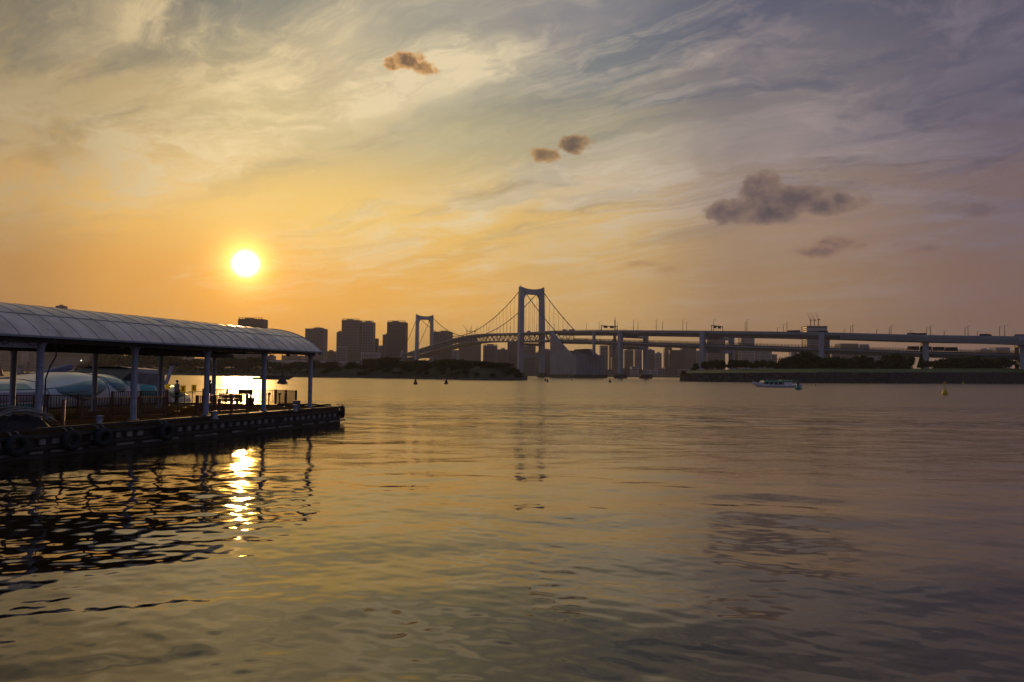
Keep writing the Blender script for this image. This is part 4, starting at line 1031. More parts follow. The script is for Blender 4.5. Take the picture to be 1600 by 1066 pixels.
def viaduct():
    root = empty('road_viaduct', VS[20] * 1.0, 'grey double-deck road viaduct curving right from the anchorage', 'viaduct')
    root.location.z = 0
    low = lambda i: -0.4 if i < 12 else -0.4 - min(2.2, (i - 12) * 0.06)
    b = MB(); vsweep(b, [(-12.5, 0), (-12.5, -1.5), (12.5, -1.5), (12.5, 0)]); b.build('upper_deck', M['decktop'], root)
    b = MB(); vsweep(b, [(-10, -1.5), (-9.2, -4.5), (9.2, -4.5), (10, -1.5)]); b.build('upper_girder', M['girder'], root)
    b = MB()
    for s in (-1, 1): vsweep(b, [(s * 12.4 - .15, 0), (s * 12.4 + .15, 0), (s * 12.4 + .15, 1.2), (s * 12.4 - .15, 1.2)])
    b.build('parapet', M['decktop'], root)
    b = MB(); vsweep(b, [(-13.2, -10.6), (-13.2, -12.0), (13.2, -12.0), (13.2, -10.6)], zoff=low); b.build('lower_deck', M['decktop'], root)
    b = MB(); vsweep(b, [(-11, -12.0), (-10, -14.6), (10, -14.6), (11, -12.0)], zoff=low); b.build('lower_girder', M['girder'], root)
    b = MB()
    for s in (-1, 1):
        vsweep(b, [(s * 13.0 - .1, -10.6), (s * 13.0 + .1, -10.6), (s * 13.0 + .1, -9.8), (s * 13.0 - .1, -9.8)], zoff=low)
        for q in (-8.0, -9.2): vsweep(b, [(s * 13.0 - .08, q), (s * 13.0 + .08, q), (s * 13.0 + .08, q + .2), (s * 13.0 - .08, q + .2)], zoff=low)
        for i in range(len(VS) - 1):
            for k in range(3):
                p = VS[i].lerp(VS[i + 1], k / 3) + vn(i) * (13.0 + s * 13.0) + Vector((0, 0, low(i))); b.bar(p + Vector((0, 0, -10.6)), p + Vector((0, 0, -7.8)), 0.42)
    b.build('lower_railing', M['rail'], root)
    b = MB()
    for i in range(0, 26):
        for s in (-1, 1):
            p = VS[i] + vn(i) * (13.0 + s * 12.35); b.bar(p + Vector((0, 0, 1.1)), p + Vector((0, 0, 2.3)), 0.12)
    for q in (1.7, 2.25):
        for s in (-1, 1): vsweep(b, [(s * 12.4 - .05, q), (s * 12.4 + .05, q), (s * 12.4 + .05, q + .1), (s * 12.4 - .05, q + .1)], 0, 26)
    b.build('guard_fence', M['rail'], root)
    # merging ramp at the right, hung lower in front
    b = MB(); i0 = 12 * 4 + 8
    vsweep(b, [(-22, 0), (-22, -3.8), (-12.8, -3.8), (-12.8, 0)], i0 - 6, None, lambda i: -0.6 - max(0.0, (i - i0)) * 0.10, lambda i: 5.0 - min(5.0, max(0, i - i0 + 6) * 0.4)); b.build('side_ramp', M['girder'], root)
    # piers
    specs = [(18, 0, 27.0), (24, 1009, 0), (36, 1143, 0), (48, None, 0), (60, None, 0), (72, None, 0), (84, None, 0)]
    for i, rear, zb in [(17, None, 26.5), (24, 1, 0), (36, 1, 0), (48, 1, 0), (60, 1, 0), (72, 1, 0), (84, 1, 0)]:
        pr = bpy.data.objects.new('pier', None); COL.objects.link(pr); pr.parent = root; n = vn(i); c0 = VS[i] + n * 13.0; c0.z = 0
        pr.location = c0 - root.location; ztop = VS[i].z; a = math.atan2(n.y, n.x)
        for s in (-1, 1):
            c = c0 + n * (s * (14.4))
            if s == 1 and i in (24, 36): c = at({24: 1009, 36: 1143}[i], 560, c.y + {24: 4, 36: 8}[i]); c.z = 0
            b = MB(); w = 4.4; z0 = zb if zb else 3.0
            b.box(c + Vector((0, 0, (z0 + ztop + .6) / 2)), (2.6 if zb else w, w * (.6 if zb else 1), ztop + .6 - z0), a); b.build('column', M['tower'], pr)
            if not zb:
                b = MB(); q = c.copy(); q.z = 0
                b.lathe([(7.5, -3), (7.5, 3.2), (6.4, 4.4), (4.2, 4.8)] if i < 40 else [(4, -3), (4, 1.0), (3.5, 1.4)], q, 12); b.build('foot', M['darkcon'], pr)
        if not zb:
            cc = [c0 - n * 14.4, c0 + n * 14.4]
            if i in (24, 36): cc[1] = at({24: 1009, 36: 1143}[i], 560, cc[1].y + {24: 4, 36: 8}[i]); cc[1].z = 0
            dd = (cc[1] - cc[0]); ln_ = dd.length - 4.6; cm = (cc[0] + cc[1]) / 2; a = math.atan2(dd.y, dd.x)
            lz = ztop + low(i) - 15.0
            b = MB(); b.box(cm + Vector((0, 0, lz - 1.6)), (ln_, 3.6, 3.6), a); b.build('crossbeam', M['tower'], pr)
            b = MB(); b.box(cm + Vector((0, 0, ztop - 5.8)), (ln_, 3.4, 2.4), a); b.build('crossbeam', M['tower'], pr)
viaduct()
def deck_point(px, lat_front=True):
    best = None
    for i in range(len(VS) - 1):
        for k in range(8):
            p = VS[i].lerp(VS[i + 1], k / 8) + vn(i) * (13.0 + (-11.6 if lat_front else 11.6))
            d = abs(proj(p)[0] - px)
            if best is None or d < best[0]: best = (d, p, vn(i))
    return best[1], best[2]
def lamp_post(px, ytop, front, label):
    p, n = deck_point(px, front); h = max(6.0, (hor(px) - ytop) * p.y / FPX + CAM_H - p.z)
    root = empty('street_lamp', p, label, 'street lamp', 'street lamps along the bridge and viaduct')
    b = MB(); b.tube([p, p + Vector((0, 0, h))], [0.30, 0.2], 6); b.build('pole', M['lamp'], root)
    b = MB(); s = 1 if front else -1; q = p + Vector((0, 0, h)); b.bar(q, q + n * s * 0.3 + Vector((1.6, 0, 0.1)), 0.12); b.box(q + Vector((1.9, 0, 0.1)), (1.3, 0.4, 0.22)); b.build('lamp_head', M['lamp'], root)
lamps = [(916,505,1),(936,503,1),(940,506,0),(965,505,0),(990,500,1),(997,504,0),(1025,500,1),(1035,504,0),(1067,500,1),(1073,504,0),(1114.5,499,1),(1164,504,0),(1167,499,1),(1215,512,0),(1224,507,0),(1229,504,1),(1318,514,0),(1330,509,0),(1332.5,507.5,1),(1370,516,0),(1389,511,0),(1393,509,1),(1423,518,0),(1448,512,0),(1453.5,509,1),(1475,520,0),(1508,511,0),(1512,509.5,1),(1527,522,0),(1562,510,0),(1570,508.5,1)]
for k, (px, yt, fr) in enumerate(sorted(lamps)):
    lamp_post(px, yt, bool(fr), ('tall' if hor(px) - yt > 82 or yt < 506 else 'short') + ' thin street lamp on the viaduct deck, %s from the left' % ordw(k))
for k, px in enumerate((648, 664, 690, 716, 763, 777, 797, 826, 838, 858, 872)):
    u = None
    best = min(((abs(proj(B(t, 12.6 if k % 2 else -12.6, dz(t)))[0] - px), t) for t in np.linspace(-100, SPAN + 20, 600)))
    t = best[1]; p = B(t, 12.6 if k % 2 else -12.6, dz(t))
    root = empty('bridge_lamp', p, 'slender lamp on the suspension bridge deck, %s from the left' % ordw(k), 'street lamp', 'lamps on the suspension bridge deck')
    b = MB(); b.tube([p, p + Vector((0, 0, 10.5))], 0.14, 5); b.build('pole', M['lamp'], root)
    b = MB(); b.box(p + Vector((0.9, 0, 10.5)), (2.2, 0.3, 0.2)); b.build('lamp_head', M['lamp'], root)
def gantry(px, label):
    p, n = deck_point(px, True); q = p + n * 22.0
    root = empty('sign_gantry', p, label, 'sign gantry'); d = Vector((n.y, -n.x, 0))
    for e in (p, q):
        b = MB(); b.tube([e, e + Vector((0, 0, 6.5))], 0.35, 6); b.build('leg', M['lamp'], root)
    b = MB(); b.bar(p + Vector((0, 0, 6.3)), q + Vector((0, 0, 6.3)), 0.6, 0.9); b.build('beam', M['lamp'], root)
    for k in (0.25, 0.65):
        b = MB(); b.box(p.lerp(q, k) + Vector((0, 0, 5.2)) + d * 0.7, (5.5, 0.25, 2.4), math.atan2(n.y, n.x)); b.build('sign_board', M['black'], root)
gantry(939, 'dark sign gantry over the viaduct, just right of the anchorage')
gantry(1112, 'dark sign gantry over the viaduct above the second pier')
def vehicle(p, d, kind, label, col):
    a = math.atan2(d.y, d.x); Mx = Matrix.Rotation(a, 3, 'Z'); T = lambda x, y, z: p + Mx @ Vector((x, y, z))
    root = empty(kind, p, label, kind.replace('_', ' '), 'vehicles on the bridge and viaduct')
    b = MB()
    if kind == 'truck':
        b.box(T(-1.2, 0, 2.1), (6.4, 2.3, 2.7), a); b.build('cargo_box', M[col], root); b = MB(); b.prism([(2.3, .6), (2.3, 3.0), (3.6, 3.0), (4.2, 1.9), (4.2, .6)], lambda x, z, t: T(x, t, z), -1.1, 1.1); b.build('cab', M[col], root)
    elif kind == 'bus':
        b.prism([(-5.5, .5), (-5.5, 3.2), (5.2, 3.2), (5.5, 2.0), (5.5, .5)], lambda x, z, t: T(x, t, z), -1.2, 1.2); b.build('body', M[col], root); b = MB(); b.box(T(0, 0, 2.3), (10.2, 2.46, .9), a); b.build('window', M['glass'], root)
    else:
        b.prism([(-2.2, .35), (-2.2, .95), (-1.5, 1.45), (.6, 1.45), (1.3, .95), (2.2, .8), (2.2, .35)], lambda x, z, t: T(x, t, z), -.85, .85); b.build('body', M[col], root); b = MB(); b.prism([(-1.4, .96), (-1.2, 1.36), (.5, 1.36), (1.0, .96)], lambda x, z, t: T(x, t, z), -.87, .87); b.build('window', M['glass'], root)
    wh = (-1.6, 1.5) if kind == 'car' else (-3.2, 3.1)
    for x in wh:
        b = MB(); b.tube([T(x, -0.95, .45), T(x, .95, .45)], .45, 10); b.build('wheel_pair', M['black'], root)
for px, kind, col in ((893, 'truck', 'hood'), (906, 'bus', 'hood'), (1245, 'bus', 'darkcon'), (1290, 'truck', 'darkcon'), (1425, 'truck', 'hood'), (1435, 'bus', 'darkcon'), (1486, 'car', 'darkcon'), (1538, 'truck', 'darkcon'), (1592, 'truck', 'hood')):
    p, n = deck_point(px, False); d = Vector((n.y, -n.x, 0)); p = p - n * (11.6) ; p.z += 0.02
    vehicle(p, d, kind, '%s small %s on the upper viaduct deck at the %s' % ('dark' if col == 'darkcon' else 'grey', kind, {893: 'left end beside the anchorage crest', 906: 'left end over the anchorage slope', 1245: 'middle, left of the crane-topped building', 1290: 'middle, right of the crane-topped building', 1425: 'right, leading a close pair', 1435: 'right, trailing a close pair', 1486: 'right, alone', 1538: 'right, beside the merging ramp', 1592: 'far right edge of the photo'}[px]), col)
for px, kind, col in ((662, 'truck', 'hood'), (828, 'truck', 'hood'), (834, 'car', 'darkcon')):
    t = min(((abs(proj(B(t, -6, dz(t)))[0] - px), t) for t in np.linspace(-100, SPAN + 20, 600)))[1]
    vehicle(B(t, -8, dz(t) + .02), BE, kind, 'small %s on the suspension bridge deck, %s' % (kind, {662: 'by the far tower', 828: 'inside the near tower portal', 834: 'inside the near tower portal, low and dark'}[px]), col)
def train():
    i0 = None; pts = []
    for i in range(len(VS) - 1):
        for k in range(8):
            p = VS[i].lerp(VS[i + 1], k / 8) + vn(i) * 5.0; x = proj(p)[0]
            if 1417 <= x <= 1497: pts.append((x, p + Vector((0, 0, -12.1 + 0.0))))
    pts.sort(key=lambda t: t[0]); P_ = [q for _, q in pts]
    tot = (P_[-1] - P_[0]).length; n = max(4, int(tot / 9)); root = empty('monorail_train', P_[0], 'dark train running on the lower viaduct deck behind the right pier', 'train')
    for k in range(n):
        a, c = P_[0].lerp(P_[-1], k / n), P_[0].lerp(P_[-1], (k + 0.94) / n); d = c - a; an = math.atan2(d.y, d.x)
        b = MB(); b.box((a + c) / 2 + Vector((0, 0, 2.0)), (d.length, 2.5, 3.2), an); car = b.build('carriage', M['darkcon'], root)
        b = MB(); b.box((a + c) / 2 + Vector((0, 0, 2.5)), (d.length * .88, 2.56, 1.0), an); b.build('window', M['glass'], car)
train()

# ------------------------------------------------------------------ islands
def strip(name, rows, matl, label_kind='structure', sub=1, jitter=0.0, seed=1, matfn=None):
    rnd = random.Random(seed); b = MB(); b.grid(rows); o = b.build(name, matl); o['kind'] = label_kind; return o
def interp(tab, x):
    return float(np.interp(x, [t[0] for t in tab], [t[1] for t in tab]))
def gxy(px, D): p = at(px, hor(px), D); return p.x, p.y
LSH = [(104, 900), (150, 860), (270, 735), (410, 615), (490, 545), (610, 510), (740, 430), (800, 425), (824, 432)]
LTOP = [(104, 2.0), (125, 4.5), (200, 6.0), (400, 7.2), (600, 7.0), (740, 7.5), (780, 7.2), (800, 5.0), (815, 2.6), (824, 1.2)]
LPX = [104 + (824 - 104) * i / 180 for i in range(181)]
def nz(x, y, s=1.0): return s * (math.sin(x * 0.13 + 1.3) * math.cos(y * 0.11) + 0.5 * math.sin(x * 0.31 + y * 0.23 + 2) + 0.3 * math.sin(x * 0.77 - y * 0.5))
def left_island():
    rows = [[], [], [], [], [], [], [], []]
    for px in LPX:
        D = interp(LSH, px); T = interp(LTOP, px); w = 60 if px < 800 else 60 - 2.3 * (px - 800)
        k = [(0, -1.5), (0.6, 0.6), (2.5, 1.4), (9, 1.4 + (T - 1.4) * 0.5), (20, T), (w + 10, T + 1), (w + 40, T * .6), (w + 60, -1.5)]
        for r, (dd, z) in enumerate(k):
            x, y = gxy(px, D + dd); rows[r].append((x, y, z + (nz(x, y, 0.35) if 2 < r < 6 else nz(x * 3, y * 3, 0.15) if r else 0)))
    b = MB(); b.grid(rows[:3]); o = b.build('shore_rocks', M['stone']); o['kind'] = 'structure'
    b = MB(); b.grid(rows[2:]); o = b.build('island_bank', M['scrub'], None, True); o['kind'] = 'structure'
left_island()
RSH = [(1062, 470), (1075, 462), (1150, 448), (1280, 432), (1450, 480), (1600, 560), (1760, 660)]
RW = [(1062, 4.9), (1080, 5.2), (1280, 6.2), (1450, 7.2), (1600, 8.4), (1760, 9.5)]
def right_island():
    pxs = [1062 + (1780 - 1062) * i / 260 for i in range(261)]
    rows = [[] for _ in range(9)]
    for px in pxs:
        D = interp(RSH, px); T = interp(RW, px); e = min(1, (px - 1062) / 30)
        LZ = interp([(1062, 5.0), (1090, 7.2), (1200, 8.6), (1400, 9.6), (1600, 12), (1780, 13)], px)
        for r, (dd, z) in enumerate([(-1.0, -1.5), (0.0, 0.8), (0.6, T * 0.5), (1.2, T), (2.6, T + 0.1), (12, T + (LZ - T) * .45), (38, LZ), (150, LZ + .5), (200, -2)]):
            dd2 = dd * (1 if r < 5 else e * 0.9 + 0.1); x, y = gxy(px, D + dd2)
            if r in (1, 2, 3): y += nz(x * 6, 3 * r, 0.22)
            rows[r].append((x, y, z + (nz(x * 4, r, 0.12) if r == 3 else 0)))
    b = MB(); b.grid(rows[:5]); b.add([tuple(rows[r][0]) for r in range(9)], [tuple(range(9))]); o = b.build('stone_seawall', M['stone'])
    tag(o, 'long rough stone seawall along the right island waterline', 'seawall')
    b = MB(); b.grid(rows[4:]); o = b.build('island_lawn', M['grass'], None, True); o['kind'] = 'structure'
right_island()

# ------------------------------------------------------------------ trees
def crown(seed, n, w=1.0, h=1.0, blobs=7, leaf=0.055, low=0.0, conif=False):
    """crown of small leaf clumps in a unit tree: total height 1, about w wide"""
    rs = np.random.RandomState(seed); v = []; f = []
    bl = []
    if conif:
        for k in range(8): bl.append((0, 0, 0.18 + 0.8 * k / 8, 0.30 * w * (1 - k / 8.5), 0.30 * w * (1 - k / 8.5), 0.09))
    else:
        for k in range(blobs):
            a = rs.rand() * 6.28; rr = rs.rand() ** .6 * 0.30 * w; z = low + 0.30 + rs.rand() * 0.50 - 0.4 * max(0, rr - .2)
            s = 0.13 + rs.rand() * 0.09; bl.append((rr * math.cos(a), rr * math.sin(a), z, s * w * 1.15, s * w * 1.15, s * 0.85))
        bl.append((0, 0, 0.62, 0.30 * w, 0.30 * w, 0.26))
    vol = np.array([b[3] * b[4] * b[5] for b in bl]) ** 0.7; vol /= vol.sum()
    for i in range(n):
        b = bl[rs.choice(len(bl), p=vol)]; d = rs.randn(3); d /= np.linalg.norm(d); r = (0.5 + 0.75 * rs.rand() ** 1.5)
        c = np.array(b[:3]) + d * r * np.array(b[3:])
        if c[2] < 0.02: c[2] = 0.02
        q = rs.randn(3); q /= np.linalg.norm(q); p = np.cross(q, rs.randn(3)); p /= np.linalg.norm(p); s = leaf * (0.6 + 1.3 * rs.rand() ** 2)
        o = len(v); q2 = q * s; p2 = p * s * 0.7
        v += [c + q2, c + p2, c - q2 * .8, c - p2]; f.append((o, o + 1, o + 2, o + 3))
    # dark inner mass of bigger clumps so the crown is not see-through in the middle
    for b in bl:
        if conif: continue
        for i in range(26):
            d = rs.randn(3); d /= np.linalg.norm(d); c = np.array(b[:3]) + d * rs.rand() * 0.62 * np.array(b[3:])
            q = rs.randn(3); q /= np.linalg.norm(q); p = np.cross(q, rs.randn(3)); p /= np.linalg.norm(p); s = leaf * 2.1
            o = len(v); v += [c + q * s, c + p * s, c - q * s, c - p * s]; f.append((o, o + 1, o + 2, o + 3))
    me = bpy.data.meshes.new('crown'); me.from_pydata([tuple(x) for x in v], [], f); return me
def trunkmesh(seed, bush=False):
    rnd = random.Random(seed); b = MB()
    b.tube([(0, 0, -0.08), (0.005, 0, 0.12), (0.0, 0.01, 0.34), (0.01, 0, 0.55)], [0.034, 0.024, 0.019, 0.01], 7)
    for k in range(5):
        a = rnd.random() * 6.28; z = 0.2 + 0.07 * k; b.tube([(0, 0, z), (0.12 * math.cos(a), 0.12 * math.sin(a), z + 0.11), (0.22 * math.cos(a), 0.22 * math.sin(a), z + 0.2)], [0.015, 0.010, 0.004], 5)
    me = bpy.data.meshes.new('trunk'); me.from_pydata([tuple(x) for x in b.v], [], b.f); me.materials.append(M['bark']); return me
CR = {'round': [crown(s, 1500, 1.0) for s in (1, 2, 3)], 'wide': [crown(s, 2600, 1.75, blobs=14, leaf=.05) for s in (4, 5, 6)], 'tall': [crown(s, 1200, 0.62) for s in (7, 8)], 'low': [crown(s, 2200, 2.3, blobs=16, leaf=.06, low=-0.16) for s in (9, 10, 11)], 'conifer': [crown(12, 1200, 0.8, conif=True)]}
TM = [trunkmesh(k) for k in range(3)]
for k, ms in CR.items():
    for m in ms: m.materials.append(M['leaf'] if k != 'low' else M['leafdark'])
trnd = random.Random(11)
def tree(x, y, z, h, kind, label, group, wk=1.0):
    root = empty('conifer_tree' if kind == 'conifer' else 'bush' if kind == 'low' and h < 4.5 else 'broadleaf_tree', (x, y, z), label, 'bush' if kind == 'low' and h < 4.5 else 'tree', group, trnd.random() * 6.28)
    h *= 1.0 + 0.16 * trnd.random(); root.scale = (h * wk, h * wk, h)
    for nm, me in (('crown', trnd.choice(CR[kind])), ('trunk', trnd.choice(TM))):
        o = bpy.data.objects.new(nm, me); COL.objects.link(o); o.parent = root
TAKEN = {}
def tlabel(base):
    return base
LT = [(128,568,14,'low',25),(150,563,34,'low',30),(163,551,36,'wide',40),(186,551,34,'wide',45),(207,556,26,'round',35),(232,550,44,'wide',55),(252,558,24,'round',30),(268,554,30,'round',50),(286,561,24,'round',40),(305,560,24,'round',30),(322,563,20,'round',30),(340,562,18,'round',45),(362,557,44,'wide',30),(384,566,20,'low',20),(399,558,40,'wide',55),(424,565,34,'wide',30),(448,568,22,'low',25),(470,564,30,'wide',35),(490,570,20,'low',25),(506,567,36,'wide',30),(528,571,14,'tall',30),(545,570,30,'low',30),(561,569,22,'low',40),(577,560,26,'wide',75),(592,562,22,'round',80),(607,556.5,38,'wide',30),(627,564,28,'wide',45),(645,564,30,'wide',60),(661,566,26,'wide',25),(678,564,30,'wide',60),(698,561,32,'wide',25),(716,562,28,'wide',50),(734,563,30,'wide',60),(752,563,30,'wide',30),(770,565,28,'wide',25),(787,567,26,'wide',22),(800,573,20,'low',15),(811,581,14,'low',10)]
def ground_left(px, D):
    T = interp(LTOP, px); d = D - interp(LSH, px); return max(0.8, min(T, 1.4 + (T - 1.4) * d / 18.0)) - 0.3
sizes = {True: 'broad', False: 'narrow'}
for k, (px, yt, wpx, kind, back) in enumerate(sorted(LT)):
    D = interp(LSH, px) + back; x, y = gxy(px, D); z = ground_left(px, D); h = (hor(px) - yt) * D / FPX + CAM_H - z
    kw = {'wide': 1.75, 'low': 2.0, 'round': 1.0, 'tall': .62}[kind]; wk = (wpx * D / FPX * 1.12) / (h * kw * 0.82)
    wk = max(0.6, min(2.4, wk))
    tree(x, y, z, h, kind, '%s dark %s on the left island, %s of its skyline from the left' % (sizes[wpx > 28], 'bush' if kind == 'low' and h < 4.5 else 'tree', ordw(k)), 'trees on the left island', wk)
bk = 0
for row, (d0, hh) in enumerate(((4, 2.4), (11, 4.2), (20, 6.0))):
    px = 120 + row * 5; cnt = 0
    while px < 812:
        D = interp(LSH, px) + d0 + trnd.random() * 4; x, y = gxy(px, D); z = ground_left(px, D) - 0.2
        h = hh * (0.7 + 0.6 * trnd.random()) * (1.0 if px < 780 else 0.6) * (0.6 if px < 480 else 1.0); step = h * 2.0 * FPX / D * (0.8 + 0.6 * trnd.random())
        if trnd.random() < (0.85 if row == 2 else 0.6):
            tree(x, y, z, h, 'low', 'low scrub bush on the left island bank, %s from the left in the %s row' % (ordw(cnt), ('waterside', 'middle', 'upper')[row]), 'scrub bushes on the left island bank', 1.0); cnt += 1
        px += max(step, 6.5)
RT = [(1087,566,11,'round'),(1100,564,11,'round'),(1107,564,9,'round'),(1113,563,9,'round'),(1120,562,9,'round'),(1128,562,12,'round'),(1143,561,13,'round'),(1150,562,9,'round'),(1158,562,11,'round'),(1166,562.5,9,'round'),(1173,565,8,'round'),(1182,562,13,'round'),(1193,562.5,12,'round'),(1204,562,13,'round'),(1211,566,8,'tall'),(1222,561,20,'round'),(1238,556,24,'wide'),(1258,549,30,'wide'),(1272,553,26,'wide'),(1288,558,24,'wide'),(1304,557,26,'wide'),(1316,560,18,'round'),(1330,560,20,'round'),(1345,554.5,28,'wide'),(1361,557,11,'tall'),(1374,562,12,'round'),(1388,558,22,'round'),(1399,552.5,34,'wide'),(1414,560,18,'round'),(1425,556,12,'round'),(1440,553,13,'conifer'),(1451,564,12,'round'),(1462,563,18,'wide'),(1474,560,18,'round'),(1489,558,20,'round'),(1500,559,16,'round'),(1510,556,22,'wide'),(1526,555,15,'tall'),(1541,560,16,'round'),(1555,560,16,'round'),(1566,558,22,'wide'),(1577,561,14,'round'),(1590,564,12,'round'),(1602,566,16,'wide')]
for k, (px, yt, wpx, kind) in enumerate(RT):
    D = interp(RSH, px) + 42 + trnd.random() * 14; x, y = gxy(px, D)
    z = interp([(1062, 5.0), (1090, 7.2), (1200, 8.6), (1400, 9.6), (1600, 12), (1780, 13)], px) - 0.2
    h = (hor(px) - yt) * D / FPX + CAM_H - z; kw = {'wide': 1.75, 'low': 2.3, 'round': 1.0, 'tall': .62, 'conifer': .7}[kind]
    wk = max(0.55, min(2.2, (wpx * D / FPX * 1.08) / (h * kw * 0.9)))
    tree(x, y, z, h, kind, '%s tree on the right island lawn, %s of the tree line from the left' % ({'round': 'small round', 'wide': 'broad dark', 'tall': 'narrow upright', 'conifer': 'spiky conifer', 'low': 'low'}[kind], ordw(k)), 'trees on the right island lawn', wk)
cnt = 0
for px in list(range(1224, 1362, 13)) + list(range(1386, 1420, 12)) + list(range(1470, 1560, 14)):
    D = interp(RSH, px) + 62 + trnd.random() * 20; x, y = gxy(px + trnd.random() * 4, D); z = interp([(1200, 8.6), (1400, 9.6), (1600, 12)], px) - .3
    tree(x, y, z, 7.5 + 2.5 * trnd.random(), 'low', 'filling shrub tree in the back row of the right island, %s from the left' % ordw(cnt), 'back row shrubs on the right island', 0.7); cnt += 1
p = gxy(1068, 466); tree(p[0], p[1], 4.6, 2.4, 'low', 'lone bush on the left tip of the right island seawall', None, 1.0)
# small rocky islet with tower far left
def islet():
    o = []
    b = MB(); c = gxy(43, 520); rows = []
    for i in range(9):
        r = (1 - i / 8); rows.append([(c[0] + 11 * r * math.cos(a) * (1 + .12 * math.sin(3 * a)), c[1] + 7 * r * math.sin(a), -1 + 2.6 * (1 - r) ** .5 + .2 * math.sin(5 * a + i)) for a in [j * math.pi / 12 for j in range(25)]])
    b.grid(rows); q = b.build('rocky_islet', M['stone']); q['kind'] = 'structure'
    r = empty('navigation_tower', (c[0] + 0.5, c[1], 0), 'rusty lattice tower standing on the small islet between the left posts', 'tower'); b = MB()
    for a in range(4): b.tube([(c[0] + .5 + .9 * (-1) ** a, c[1] + .9 * (-1) ** (a // 2), 1), (c[0] + .5 + .5 * (-1) ** a, c[1] + .5 * (-1) ** (a // 2), 8.2)], .14, 5)
    for k in range(5): b.box((c[0] + .5, c[1], 2 + 1.4 * k), (1.5, 1.5, .15))
    b.build('lattice', M['crane'], r); b = MB(); b.lathe([(.8, 8.2), (.8, 9.2), (.3, 9.8)], (c[0] + .5, c[1], 0), 8); b.build('lantern', M['crane'], r)
    r = empty('concrete_hut', (c[0] - 6.5, c[1], 0), 'grey concrete hut on the left end of the small islet', 'hut'); b = MB(); b.box((c[0] - 6.5, c[1], 3.0), (5.2, 4, 4.6)); b.build('wall', M['concrete'], r); b = MB(); b.box((c[0] - 6.5, c[1], 5.4), (5.6, 4.4, .3)); b.build('roof', M['darkcon'], r)
    r = empty('beacon_post', (c[0] + 7, c[1], 0), 'short rusty beacon post on the right end of the small islet', 'beacon'); b = MB(); b.lathe([(.9, .5), (.7, 4.2), (1.1, 4.3), (1.1, 5.4), (.3, 6.4)], (c[0] + 7, c[1], 0), 10); b.build('column', M['crane'], r)
islet()

# ------------------------------------------------------------------ far shore and city
def bmat(name, col, sp=3.6, wl=0.55):
    m = bpy.data.materials.new(name); m.use_nodes = True; nt = NT(m.node_tree); b = nt.n['Principled BSDF']
    tc = nt.add('ShaderNodeTexCoord'); n = nt.noise(tc.outputs['Object'], 0.03, 3, 0.5)
    c0 = tuple(x * 0.85 for x in col) + (1,); c1 = tuple(x * 1.15 for x in col) + (1,)
    nt.put(b.inputs['Base Color'], nt.ramp(n, [(0.3, c0), (0.7, c1)], 'LINEAR')); b.inputs['Roughness'].default_value = 0.8; return m
BM = [bmat('pale_cladding', (.26, .25, .28)), bmat('grey_cladding', (.16, .16, .18)), bmat('dark_cladding', (.08, .08, .10)), bmat('tan_cladding', (.22, .18, .16)), bmat('white_cladding', (.40, .40, .42))]
GL = bpy.data.materials.new('facade_glass'); GL.use_nodes = True; _b = GL.node_tree.nodes['Principled BSDF']; _b.inputs['Base Color'].default_value = (.05, .055, .07, 1); _b.inputs['Roughness'].default_value = .25
brnd = random.Random(21)
def building(x0, x1, yt, D, st, label, name='tower_block', top='units', grp='buildings on the far shore skyline', depth=None, fl=None, style=None):
    pa = at(x0, yt, D); pb = at(x1, yt, D); H = (pa.z + pb.z) / 2; W = pb.x - pa.x; cx = (pa.x + pb.x) / 2; dp_ = depth or max(18, min(40, W * 0.7)); cy = D + dp_ / 2
    root = empty(name, (cx, cy, 0), label, 'building', grp)
    b = MB(); b.box((cx, cy, H / 2 - .6), (W - 1.2, dp_ - 1.2, H - 1.2)); b.build('window_glass', GL, root)
    b = MB(); f = fl or (4.0 if H > 40 else 3.6); n = max(2, int(H / f)); style = style if style is not None else brnd.choice((0, 1, 2))
    if style in (0, 2):
        for k in range(n + 1): b.box((cx, cy, 0.6 + (H - 1.2) * k / n), (W, dp_, f * (.46 if style == 0 else .3)))
    if style in (1, 2):
        m = max(3, int(W / (3.4 if style == 1 else 6)))
        for k in range(m + 1):
            x = cx - W / 2 + .5 + (W - 1.0) * k / m; b.box((x, cy, H / 2), (1.3 if style == 1 else .9, dp_ + .3, H))
        b.box((cx, cy, H - 1.2), (W + .1, dp_ + .1, 2.6)); 
        for k in range(1, n, 3): b.box((cx, cy, H * k / n), (W + .04, dp_ + .04, .8))
    for s in (-1, 1):
        for q in (-1, 1): b.box((cx + s * (W / 2 - .9), cy + q * (dp_ / 2 - .9), H / 2), (2.0, 2.0, H + .1))
    b.build('facade', BM[st], root)
    if top:
        b = MB(); b.box((cx + W * (brnd.random() * .3 - .15), cy, H + 1.6), (W * (.22 + .2 * brnd.random()), dp_ * .5, 3.4)); b.build('rooftop_unit', BM[st], root)
        if top == 'crown':
            b = MB()
            for k in range(9): b.box((cx - W / 2 + W * (k + .5) / 9, D + .6, H + 1.8), (1.5, 1.5, 4.6))
            b.box((cx, D + .6, H + 3.6), (W * .96, .6, .6)); b.build('roof_screen', BM[st], root)
        else:
            b = MB(); 
            for k in range(3): b.tube([(cx + W * (brnd.random() - .5) * .8, cy, H), (cx + W * (brnd.random() - .5) * .1 + W * .2 * (k - 1), cy, H + 3 + 4 * brnd.random())], .25, 4)
            build_each(b, 'antenna', M['crane'], root)
    return root, cx, cy, W, H, dp_
